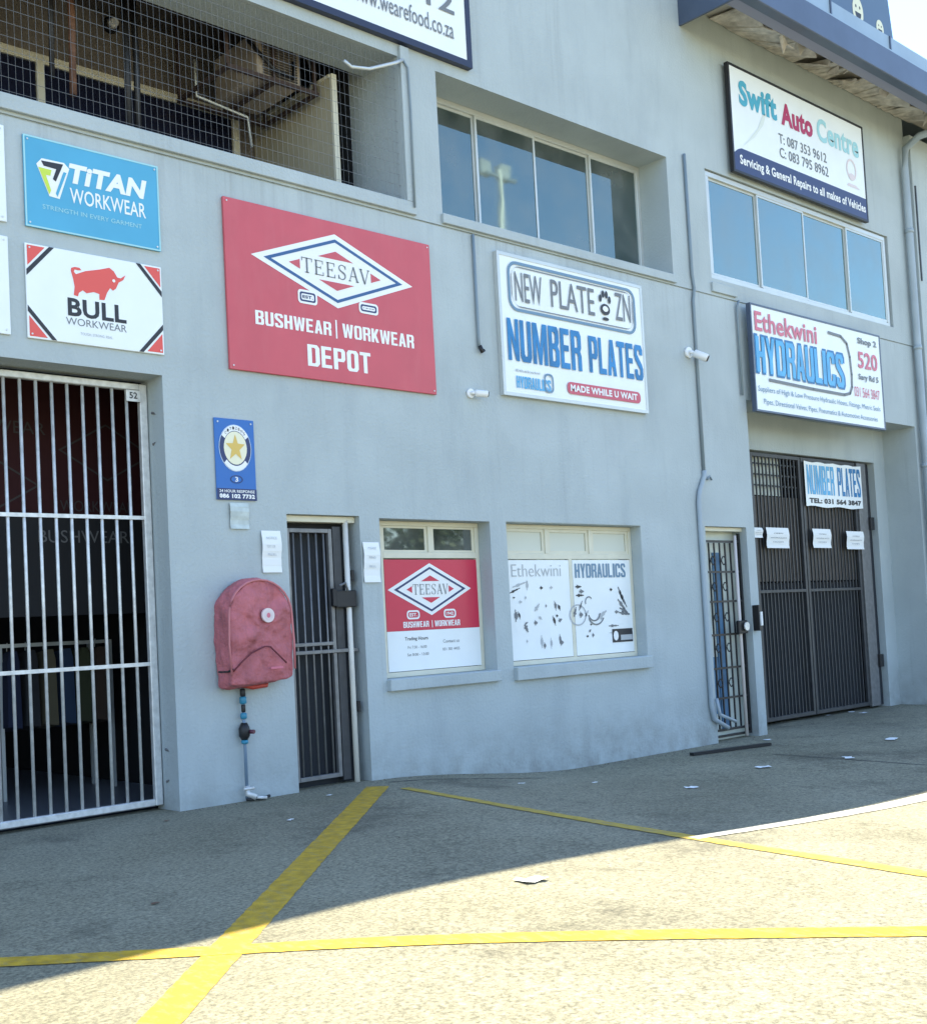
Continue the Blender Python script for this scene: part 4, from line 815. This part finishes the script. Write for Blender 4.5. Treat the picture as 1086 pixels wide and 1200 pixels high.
for u, v, L_, T_, an in ((530, 530, 22, 8, 0), (550, 560, 18, 10, 0), (540, 585, 30, 7, 0), (510, 690, 26, 9, 70), (545, 650, 28, 6, 60), (548, 708, 14, 14, 0), (585, 700, 20, 7, 50), (680, 710, 42, 14, 30), (738, 548, 10, 8, 0), (800, 580, 45, 8, -65), (815, 610, 50, 9, -58), (810, 650, 48, 9, -45), (825, 685, 44, 9, -25), (820, 700, 40, 8, -10), (775, 690, 16, 8, 0), (605, 810, 10, 6, 40), (625, 838, 8, 10, 0), (590, 845, 8, 6, 0), (612, 770, 8, 5, 0), (755, 778, 40, 6, 0), (755, 822, 36, 3, 0)): blob(s, u, v, L_, T_, an)
for hx_, hz_, r1, r2, a0, a1 in ((9.33, 1.33, .10, .085, 200, 350), (9.36, 1.33, .14, .125, 210, 330), (9.26, 1.43, .06, .048, 40, 200)): flat(s, 'picture', ell(hx_, hz_, r1, r1, 12, a0, a1) + ell(hx_, hz_, r2, r2, 12, a0, a1)[::-1], yf - .001, GREYP)
c = at(*ZW(528, 710), yf); ringpoly(s, 'picture', ell(c[0], c[1], .13, .11, 18), ell(c[0], c[1], .115, .096, 18), yf, PGREY)
flat(s, 'logo', [(9.60, 1.0), (9.93, 1.0), (9.93, 1.14), (9.60, 1.14)], yf, BLACKP); flat(s, 'logo', ell(9.655, 1.07, .04, .05, 16), yf - .002, WHITEP); flat(s, 'logo', [(9.73, 1.02), (9.92, 1.02), (9.92, 1.075), (9.73, 1.075)], yf - .002, PGREY); text(s, LET, 'RYCO', 9.73, 9.90, 1.085, 1.125, yf - .002, WHITEP) if False else None
# swift sign
Z4 = zoomer(780, 0, 3.549)
YB = -.09; x0, x1, z0, z1 = prect([(852, 73.8), (1009.6, 148), (1016.7, 257.8), (860.3, 201.5)], YB)
s = board('garage_sign', 'white sign lettered Swift Auto Centre with a navy strip above the flush window', x0, x1, z0, z1, .05, WHITEB, True, .022, y0=.04); yf = -.094
H2 = z1 - z0; zz = z0 + H2 * .235
flat(s, 'navy_strip', [(x0 + .01, z0 + .02), (x1 - .01, z0 + .02), (x1 - .01, zz)] + [(x0 + .18, zz), (x0 + .10, zz - .03), (x0 + .01, zz - .09)], yf, NAVY)
def t2b(s, Z, tt, u0, v0t, v0b, u1, v1t, v1b, mt, y, **k):
    a, b = at(*Z(u0, v0t), y), at(*Z(u0, v0b), y); c, d = at(*Z(u1, v1t), y), at(*Z(u1, v1b), y)
    block(s, tt, (a[0] + b[0]) / 2, (c[0] + d[0]) / 2, (b[1] + d[1]) / 2, (a[1] + c[1]) / 2, y, mt, **k)
def t2(s, Z, tt, u0, v0t, v0b, u1, v1t, v1b, mt, **k):
    """lettering whose left end spans v0t..v0b and right end v1t..v1b in a close-up"""
    a, b = at(*Z(u0, v0t), yf), at(*Z(u0, v0b), yf); c, d = at(*Z(u1, v1t), yf), at(*Z(u1, v1b), yf)
    return text(s, LET, tt, (a[0] + b[0]) / 2, (c[0] + d[0]) / 2, (b[1] + d[1]) / 2, (a[1] + c[1]) / 2, yf, mt, **k)
t2(s, Z4, 'Swift', 303, 335, 435, 460, 395, 500, CYANP, bold=.045); t2(s, Z4, 'Auto', 478, 420, 510, 610, 485, 578, DRED, bold=.045); t2(s, Z4, 'Centre', 628, 488, 585, 800, 565, 655, PCYAN, bold=.03)
t2(s, Z4, 'T: 087 353 9612', 470, 560, 598, 668, 630, 672, GREYP, bold=.01); t2(s, Z4, 'C: 083 795 8962', 474, 615, 655, 676, 690, 732, GREYP, bold=.01)
zs = z0 + H2 * .115; text(s, LET, 'Servicing & General Repairs to all makes of Vehicles', x0 + .13, x1 - .06, zs - .075, zs + .075, yf - .003, WHITEP, bold=.03)
pflat(s, 'swoosh', Z4, [(418, 470), (405, 520), (370, 570), (320, 608), (350, 575), (385, 530), (402, 480)], yf, mat('faint_print', (.68, .72, .66), .5))
PALER = mat('pale_pink_print', (.70, .60, .60), .5)
c = at(*Z4(772, 705), yf); ringpoly(s, 'emblem', ell(c[0], c[1], .13, .15, 18), ell(c[0], c[1], .10, .12, 18), yf, PALER); flat(s, 'emblem', ell(c[0], c[1] - .1, .08, .05, 10), yf - .001, PALER); flat(s, 'emblem', [(c[0] - .14, c[1] - .24), (c[0] + .2, c[1] - .24), (c[0] + .1, c[1] - .2), (c[0] - .1, c[1] - .2)], yf, PALER)
# hydraulics sign
ZE = zoomer(840, 330, 4.415)
YB = -.14; x0, x1, z0, z1 = prect([ZE(172, 108), ZE(838, 285), ZE(870, 765), ZE(202, 665)], YB)
s = board('hydraulics_sign', 'white sign lettered Ethekwini HYDRAULICS projecting above the wide gate recess', x0, x1, z0, z1, .055, WHITEB, True, .014, y0=.085, fmt=GUTTER); yf = -.149
t2(s, ZE, 'Ethekwini', 195, 150, 252, 516, 228, 322, PINKP, bold=.02); 
t2b(s, ZE, 'HYDRAULICS', 196, 272, 472, 662, 366, 560, mat('blue_outline_print', (.03, .17, .38), .5), yf, gap=.05); t2b(s, ZE, 'HYDRAULICS', 203, 283, 462, 655, 377, 550, LBLUE, yf - .003, gap=.13)
def pxw(u, v): return at(*ZE(u, v), yf)
crv = [pxw(575, 262), pxw(640, 282), pxw(672, 320), pxw(688, 390), pxw(698, 480), pxw(700, 545), pxw(690, 578), pxw(660, 585), pxw(500, 556), pxw(272, 508)]
mb = MB()
for p, q in zip(crv, crv[1:]):
    P, Q = Vector(p), Vector(q); d = (Q - P).normalized(); nn = Vector((-d.y, d.x)) * .019; P -= d * .006; Q += d * .006; mb.quad(*[(v.x, yf, v.y) for v in (P - nn, Q - nn, Q + nn, P + nn)])
mb.build('logo_outline', GREYP, s)
t2(s, ZE, 'Shop 2', 727, 288, 328, 824, 310, 350, GREYP, bold=.03); t2(s, ZE, '520', 730, 355, 445, 830, 385, 465, PINKP, bold=.02); t2(s, ZE, 'Sary Rd 5', 733, 472, 512, 836, 498, 535, GREYP, bold=.03); t2(s, ZE, '031 564 3847', 712, 540, 590, 842, 565, 615, PINKP, bold=.0)
t2(s, ZE, 'Suppliers of High & Low Pressure Hydraulic Hoses, Fittings, Metric Seals', 215, 545, 580, 845, 640, 672, SLATE); t2(s, ZE, 'Pipes, Directional Valves, Pipes, Pneumatics & Automotive Accessories', 245, 605, 640, 832, 700, 732, SLATE)
# gate banner and notices on the wide gate
ZR = zoomer(870, 520, 6.033); yb = YR - .05
x0, x1, z0, z1 = prect([ZR(432, 120), ZR(842, 160), ZR(842, 462), ZR(452, 440)], yb); yf = yb - .004
s = thing('gate_banner', 'white cloth banner lettered NUMBER PLATES tied to the wide gate', 'banner', ((x0 + x1) / 2, yb, z0)); mb = MB(); n = 14
for i in range(n):
    fy = lambda k: yb + .004 * math.sin(k * 1.7)
    a, b = x0 + (x1 - x0) * i / n, x0 + (x1 - x0) * (i + 1) / n; mb.quad((a, yb, z0 + .01 * math.sin(i)), (b, yb, z0 + .01 * math.sin(i + 1)), (b, yb, z1 - .015 * math.sin((i + 1) * .9) ** 2), (a, yb, z1 - .015 * math.sin(i * .9) ** 2))
o = mb.build('cloth', WHITEB, s); so = o.modifiers.new('s', 'SOLIDIFY'); so.thickness = .003
hh = z1 - z0; block(s, 'NUMBER', x0 + .05, x0 + (x1 - x0) * .5, z0 + hh * .27, z1 - .05, yf, LBLUE); block(s, 'PLATES', x0 + (x1 - x0) * .56, x1 - .04, z0 + hh * .27, z1 - .05, yf, BLUEP); text(s, LET, 'TEL: 031 564 3847', x0 + .08, x1 - .05, z0 + hh * .07, z0 + hh * .19, yf, BLACKP, bold=.05)
for c, lb in (([ZR(72, 590), ZR(134, 596), ZR(140, 668), ZR(76, 662)], 'partly hidden white card at the left edge of the wide gate'), ([ZR(162, 590), ZR(322, 598), ZR(326, 742), ZR(168, 735)], 'white card on the left leaf of the wide gate'), ([ZR(488, 600), ZR(618, 605), ZR(622, 740), ZR(498, 735)], 'white card under the banner on the right gate leaf'), ([ZR(728, 618), ZR(850, 622), ZR(854, 748), ZR(735, 745)], 'two-part white card near the right post of the wide gate')):
    notice(lb, c, yb, [(.72, 'OPEN', .3, .7), (.5, 'HYDRAULICS', .15, .85), (.3, 'HOSES', .25, .7)], mt=GREYP)
# sign above the gutter
yf0 = -.45; s = thing('rooftop_sign', 'slate blue rooftop sign printed with pale smiling faces above the gutter', 'sign', (13.5, yf0, 8.7))
q = [(11.3, 8.72), at(1048, 50, yf0 - .05), at(1040, 0, yf0 - .05), (at(1040, 0, yf0 - .05)[0] - .05, 10.6), (11.3, 10.6)]; q[1] = (q[1][0], 8.72)
mb = MB(); k = len(q); mb.v = [(p[0], yf0 - .05, p[1]) for p in q] + [(p[0], yf0, p[1]) for p in q]; mb.f = [tuple(range(k)), tuple(range(2 * k - 1, k - 1, -1))] + [(i, (i + 1) % k, k + (i + 1) % k, k + i) for i in range(k)]
mb.build('board', mat('slate_blue_sign', (.07, .12, .19), .45), s)
FACE = mat('pale_yellow_print', (.72, .70, .50), .5)
for u, v, rx, rz in ((798, 45, .14, .19), (890, 118, .10, .12), (716, 40, .03, .04)):
    c = at(*Z4(u, v), yf0 - .05); y = yf0 - .053; flat(s, 'face', ell(c[0], c[1], rx, rz, 20), y, FACE)
    if rx > .05:
        for dx in (-.05, .05): flat(s, 'eye', ell(c[0] + dx * rx / .14, c[1] + rz * .3, rx * .12, rz * .12, 8), y - .002, BLACKP)
        flat(s, 'mouth', ell(c[0], c[1] - rz * .1, rx * .55, rz * .5, 12, 180, 360), y - .002, BLACKP)
# ============================================================ hose reel under its cover
hx, hw, hz0, hz1, hd = 5.075, .285, .895, 1.69, .215
hr = thing('hose_reel', 'fire hose reel under an arched faded red cover left of the narrow door', 'hose reel', (hx, 0, 0))
prof = []
for i in range(15): a = math.pi * i / 14; prof.append((hx + hw * math.cos(a), hz1 - .27 + .27 * math.sin(a)))
prof = [(hx + hw * .4, hz0 + .01), (hx + hw * .9, hz0 + .02), (hx + hw * 1.02, hz0 + .035), (hx + hw * 1.03, hz0 + .09), (hx + hw * 1.04, hz0 + .3)] + prof + [(hx - hw * 1.03, hz0 + .3), (hx - hw * .99, hz0 + .07), (hx - hw * .97, hz0 + .0), (hx - hw * .85, hz0 - .008), (hx - hw * .3, hz0 - .004)]
me = bpy.data.meshes.new('cover'); bm = bmesh.new(); rows = []
cxm, czm = hx, (hz0 + hz1) / 2
random.seed(3)
for y, sc_ in ((-.004, 1.0), (-.05, 1.03), (-.11, 1.04), (-.165, 1.02), (-hd + .012, .985), (-hd, .94), (-hd - .012, .7), (-hd - .016, .35)):
    row = []
    for px_, pz in prof:
        d = .05 * noise.noise(Vector((px_ * 5, y * 14, pz * 7))); row.append(bm.verts.new((cxm + (px_ - cxm) * (sc_ + d), y + d * .8, czm + (pz - czm) * (sc_ + d))))
    rows.append(row)
n = len(prof)
for r0, r1 in zip(rows, rows[1:]):
    for i in range(n): bm.faces.new((r0[i], r0[(i + 1) % n], r1[(i + 1) % n], r1[i]))
c = bm.verts.new((cxm, -hd - .017, czm))
for i in range(n): bm.faces.new((rows[-1][i], rows[-1][(i + 1) % n], c))
bmesh.ops.recalc_face_normals(bm, faces=bm.faces); bm.to_mesh(me); bm.free()
for p in me.polygons: p.use_smooth = True
o = link('cover', me, FABRIC, hr); ss = o.modifiers.new('s', 'SUBSURF'); ss.levels = ss.render_levels = 3
tx = bpy.data.textures.new('crease', 'CLOUDS'); tx.noise_scale = .11; tx.noise_depth = 3; dm = o.modifiers.new('d', 'DISPLACE'); dm.texture = tx; dm.strength = .038; dm.mid_level = .5
# piping round the front edge and the pocket seam
MB().tube([(cxm + (p[0] - cxm) * .985, -hd + .002, czm + (p[1] - czm) * .985) for p in prof[3:-3]], .009, 6).build('piping', mat('pale_red_piping', (.52, .17, .18), .5), hr, smooth=True)
MB().tube([(hx - .27, -hd - .004, 1.0), (hx - .20, -hd - .02, 1.07), (hx - .12, -hd - .026, 1.13), (hx + .0, -hd - .030, 1.175), (hx + .05, -hd - .03, 1.17), (hx + .15, -hd - .026, 1.08), (hx + .2, -hd - .016, 1.04)], .006, 6).build('pocket_seam', mat('dark_red_seam', (.14, .02, .03), .7), hr, smooth=True)
MB().tube([(hx - .27, -hd - .003, 1.02), (hx - .29, -.18, 1.0), (hx - .295, -.06, 1.0)], .008, 6).build('strap', BLACKM, hr, smooth=True)
c = (hx + .045, 1.41); MB().tube([(c[0], -hd - .012, c[1]), (c[0], -hd - .032, c[1])], .055, 20).build('emblem_disc', mat('pale_pink_disc', (.74, .62, .60), .5), hr)
flat(hr, 'emblem_print', ell(c[0], c[1], .017, .02, 10), -hd - .034, PINKP); ringpoly(hr, 'emblem_ring', ell(c[0], c[1], .034, .034, 18), ell(c[0], c[1], .027, .027, 18), -hd - .034, PALER)
MB().box(hx + .05, hx + .16, -hd - .030, -hd - .024, 1.0, 1.016).build('label_strip', PINKP, hr)
MB().tube([(hx - .16, -.10, .9), (hx - .05, -.13, .868), (hx + .08, -.12, .875), (hx + .10, -.1, .91)], .018, 8).build('hose', mat('red_hose', (.45, .05, .03), .5), hr, smooth=True)
vx = 4.985
MB().tube([(vx, -.05, .92), (vx, -.05, .02)], .013, 8).build('standpipe', mat('blue_grey_pipe', (.17, .24, .32), .5), hr, smooth=True)
for z0, z1, r_, mt in ((.80, .86, .028, BLACKM), (.745, .80, .036, TEAL), (.68, .74, .022, BLACKM), (.63, .675, .034, TEAL), (.44, .47, .036, TEAL)): MB().tube([(vx, -.05, z0), (vx, -.05, z0 + .01), (vx, -.05, z1 - .01), (vx, -.05, z1)], [r_ * .62, r_ * .78, r_ * .78, r_ * .62], 10).build('coupling', mt, hr, smooth=True)
MB().tube([(vx, -.05, .47), (vx, -.05, .50), (vx, -.05, .56), (vx, -.05, .60)], [.024, .042, .042, .024], 12).build('valve_body', BLACKM, hr, smooth=True); MB().tube([(vx + .03, -.06, .53), (vx + .045, -.115, .53)], .016, 8).build('valve_knob', mat('maroon', (.10, .02, .04), .4), hr, smooth=True)
MB().tube([(vx, -.05, .12), (vx, -.06, .06), (vx + .05, -.10, .03)], .024, 8).tube([(vx - .04, -.07, .10), (vx + .05, -.07, .10)], .012, 6).tube([(vx + .05, -.1, .03), (vx + .13, -.12, .02)], .014, 6).build('tap', GALV, hr, smooth=True)
MB().tube([(vx - .02, -.07, .02), (vx + .1, -.10, .015), (vx + .2, -.05, .02)], .012, 6).build('drain_hose', BLACKM, hr, smooth=True)
# ============================================================ cameras on the wall
CAMW = mat('white_camera_plastic', (.78, .78, .76), .35)
def cctv(label, x, z, y, s_=1.0, d=(.7, -.7, -.15)):
    t = thing('security_camera', label, 'security camera', (x, y, z), 'white security cameras on the facade')
    MB().tube([(x, y - .001, z), (x, y - .03 * s_, z)], .055 * s_, 14).build('base', CAMW, t, smooth=True)
    D = Vector(d).normalized(); p = Vector((x, y - .05 * s_, z)); MB().tube([(x, y - .03 * s_, z), p, p + D * .05 * s_], .02 * s_, 8).build('arm', CAMW, t, smooth=True)
    a = p + D * .03 * s_; b = a + D * .15 * s_; MB().tube([a, a + D * .01, b - D * .01, b], [.03 * s_, .042 * s_, .042 * s_, .038 * s_], 12).build('housing', CAMW, t, smooth=True)
    MB().tube([b + D * .001, b + D * .008], .033 * s_, 12).build('lens', BLACKM, t, smooth=True); return t
cctv('white camera on the wall between the red sign and the number plates board', 7.60, 3.40, 0, .8, (.75, -.5, -.1))
cctv('white camera beside the long conduit right of the number plates board', 11.02, 4.19, 0, 1.1, (.5, -.8, -.5))
cctv('white camera high in the wide gate recess under the hydraulics sign', *at(1038, 517, .5), .5, 1.2, (.6, -.75, -.2))
# ============================================================ litter
random.seed(11)
def scrap(label, x, y, L_, W2, mt=PAPER, rz=None):
    L_ *= .85; W2 *= .8
    X, Y = onground(x, y); mb = MB(); n = 4; P = {}
    for i in range(n + 1):
        for j in range(3): P[i, j] = (L_ * (i / n - .5) + random.uniform(-.08, .08) * L_, W2 * (j / 2 - .5) + random.uniform(-.15, .15) * W2, .006 + random.uniform(0, .10) * min(L_, W2))
    for i in range(n):
        for j in range(2): mb.quad(P[i, j], P[i + 1, j], P[i + 1, j + 1], P[i, j + 1])
    o = mb.build('paper_scrap', mt); o.location = (X, Y, gz(X, Y)); o.rotation_euler = (0, 0, rz if rz is not None else random.uniform(-.8, .8))
    return tagm(o, label, 'litter', 'scraps of litter on the concrete')
scrap('largest white scrap, lying in the sun beyond the shadow edge', 623, 1033, .16, .13)
for lb, x, y, a, b in (('crumpled white scrap on shaded concrete nearest the shadow edge', 810, 924, .14, .10), ('pale scrap on shaded concrete out from the gate pillar', 895, 900, .16, .12), ('flat scrap furthest right on the shaded concrete', 1045, 867, .22, .15), ('scrap on the dark slab joint before the wide gate', 994, 889, .18, .10), ('small scrap at the foot of the wide gate near its right post', 1012, 836, .18, .1), ('small scrap against the middle of the wide gate', 998, 835, .12, .09), ('tiny scrap left of the middle at the foot of the wide gate', 970, 839, .1, .07), ('white wrapper at the foot of the pillar between the gates', 899, 868, .12, .1), ('tiny scrap on the concrete under the first shop window', 611, 919, .07, .05), ('tiny scrap on the concrete under the second shop window', 697, 918, .06, .05), ('scrap on the concrete in front of the narrow door', 386, 933, .07, .05), ('pale scrap between the narrow door and the thick yellow line', 340, 962, .07, .04)): scrap(lb, x, y, a, b)
gm = MB(); random.seed(77)
for i in range(900):
    X = random.uniform(4.46, 16.2) if i % 4 else random.uniform(1, 16); Y = -.03 - abs(random.gauss(0, .07)) if i % 4 else random.uniform(-3.2, -.1)
    if 12.13 < X < 16.35 and Y > -.4: Y += .35
    r_ = random.uniform(.002, .007) * (1.4 if random.random() < .06 else 1); z = gz(X, Y); a = random.uniform(0, 3)
    p = [(X + r_ * math.cos(a + k * 2.09), Y + r_ * math.sin(a + k * 2.09), z) for k in range(3)]; q = (X, Y, z + r_ * random.uniform(.6, 1.1)); gm.quad(*p)
    for k in range(3): gm.quad(p[k], p[(k + 1) % 3], q)
o = gm.build('grit', mat('brown_grit', (.14, .125, .10), .95, var=.5, vscale=30)); o['kind'] = 'stuff'; tagm(o, 'loose grit and crumbs of dirt gathered along the foot of the facade', 'grit')
# dead leaves near the left gate
for lb, x, y in (('dry brown leaf on the concrete before the galvanised gate', 195, 963), ('dark leaf further out before the galvanised gate', 182, 1060)): tagm(scrap(lb, x, y, .05, .03, RUST), lb, 'leaf', 'dry leaves on the concrete')
# ============================================================ opposite side of the yard, seen only as reflections in the glass
lp = thing('floodlight_mast', 'tall floodlight mast across the yard mirrored in an upper window pane', 'lamp post', (29.6, -20, gz(29, -20)))
MB().tube([(29.6, -20, -.3), (29.6, -20, 9), (29.55, -20, 17.2)], [.16, .13, .09], 10).build('mast', GALV, lp, smooth=True)
MB().box(28.9, 30.3, -20.05, -19.95, 16.9, 17.0).build('crossarm', GALV, lp)
for x in (29.0, 29.9): MB().box(x - .25, x + .25, -20.3, -20.06, 16.95, 17.45).build('floodlight', WHITEP, lp)
def tree(x, y, h, label, seed):
    random.seed(seed); t = thing('yard_tree', label, 'tree', (x, y, -.2), 'trees across the yard'); MB().tube([(x, y, -.3), (x + .1, y, h * .3), (x, y + .1, h * .6)], [.2, .15, .08], 8).build('trunk', WOODY, t, smooth=True)
    mb = MB()
    for k in range(2600):
        while True:
            v = Vector((random.uniform(-1, 1), random.uniform(-1, 1), random.uniform(-1, 1)))
            if v.length < 1 and noise.noise(v * 2.3 + Vector((seed, 0, 0))) > -.12: break
        p = Vector((x, y, h * .62)) + Vector((v.x * h * .38, v.y * h * .38, v.z * h * .4)); a = Vector((random.uniform(-1, 1), random.uniform(-1, 1), random.uniform(-1, 1))).normalized() * .16; b = a.cross(Vector((random.uniform(-1, 1), random.uniform(-1, 1), 1))).normalized() * .10
        mb.quad(p - a, p + b, p + a, p - b)
    mb.build('crown', LEAF, t)
tree(27, -24, 6.5, 'broad leafy tree mirrored in the small top light panes', 1); tree(33, -27, 7.5, 'taller leafy tree to the right of the mirrored broad one', 2); tree(20, -26, 5.5, 'smaller leafy tree far across the yard', 3)
o = MB().box(-40, 70, -32.2, -32, -.3, 2.0).build('boundary_wall', mat('beige_boundary_plaster', (.4, .37, .32), .8, var=.15, vscale=.8)); tagm(o, 'low beige boundary wall across the yard opposite the building', 'wall')
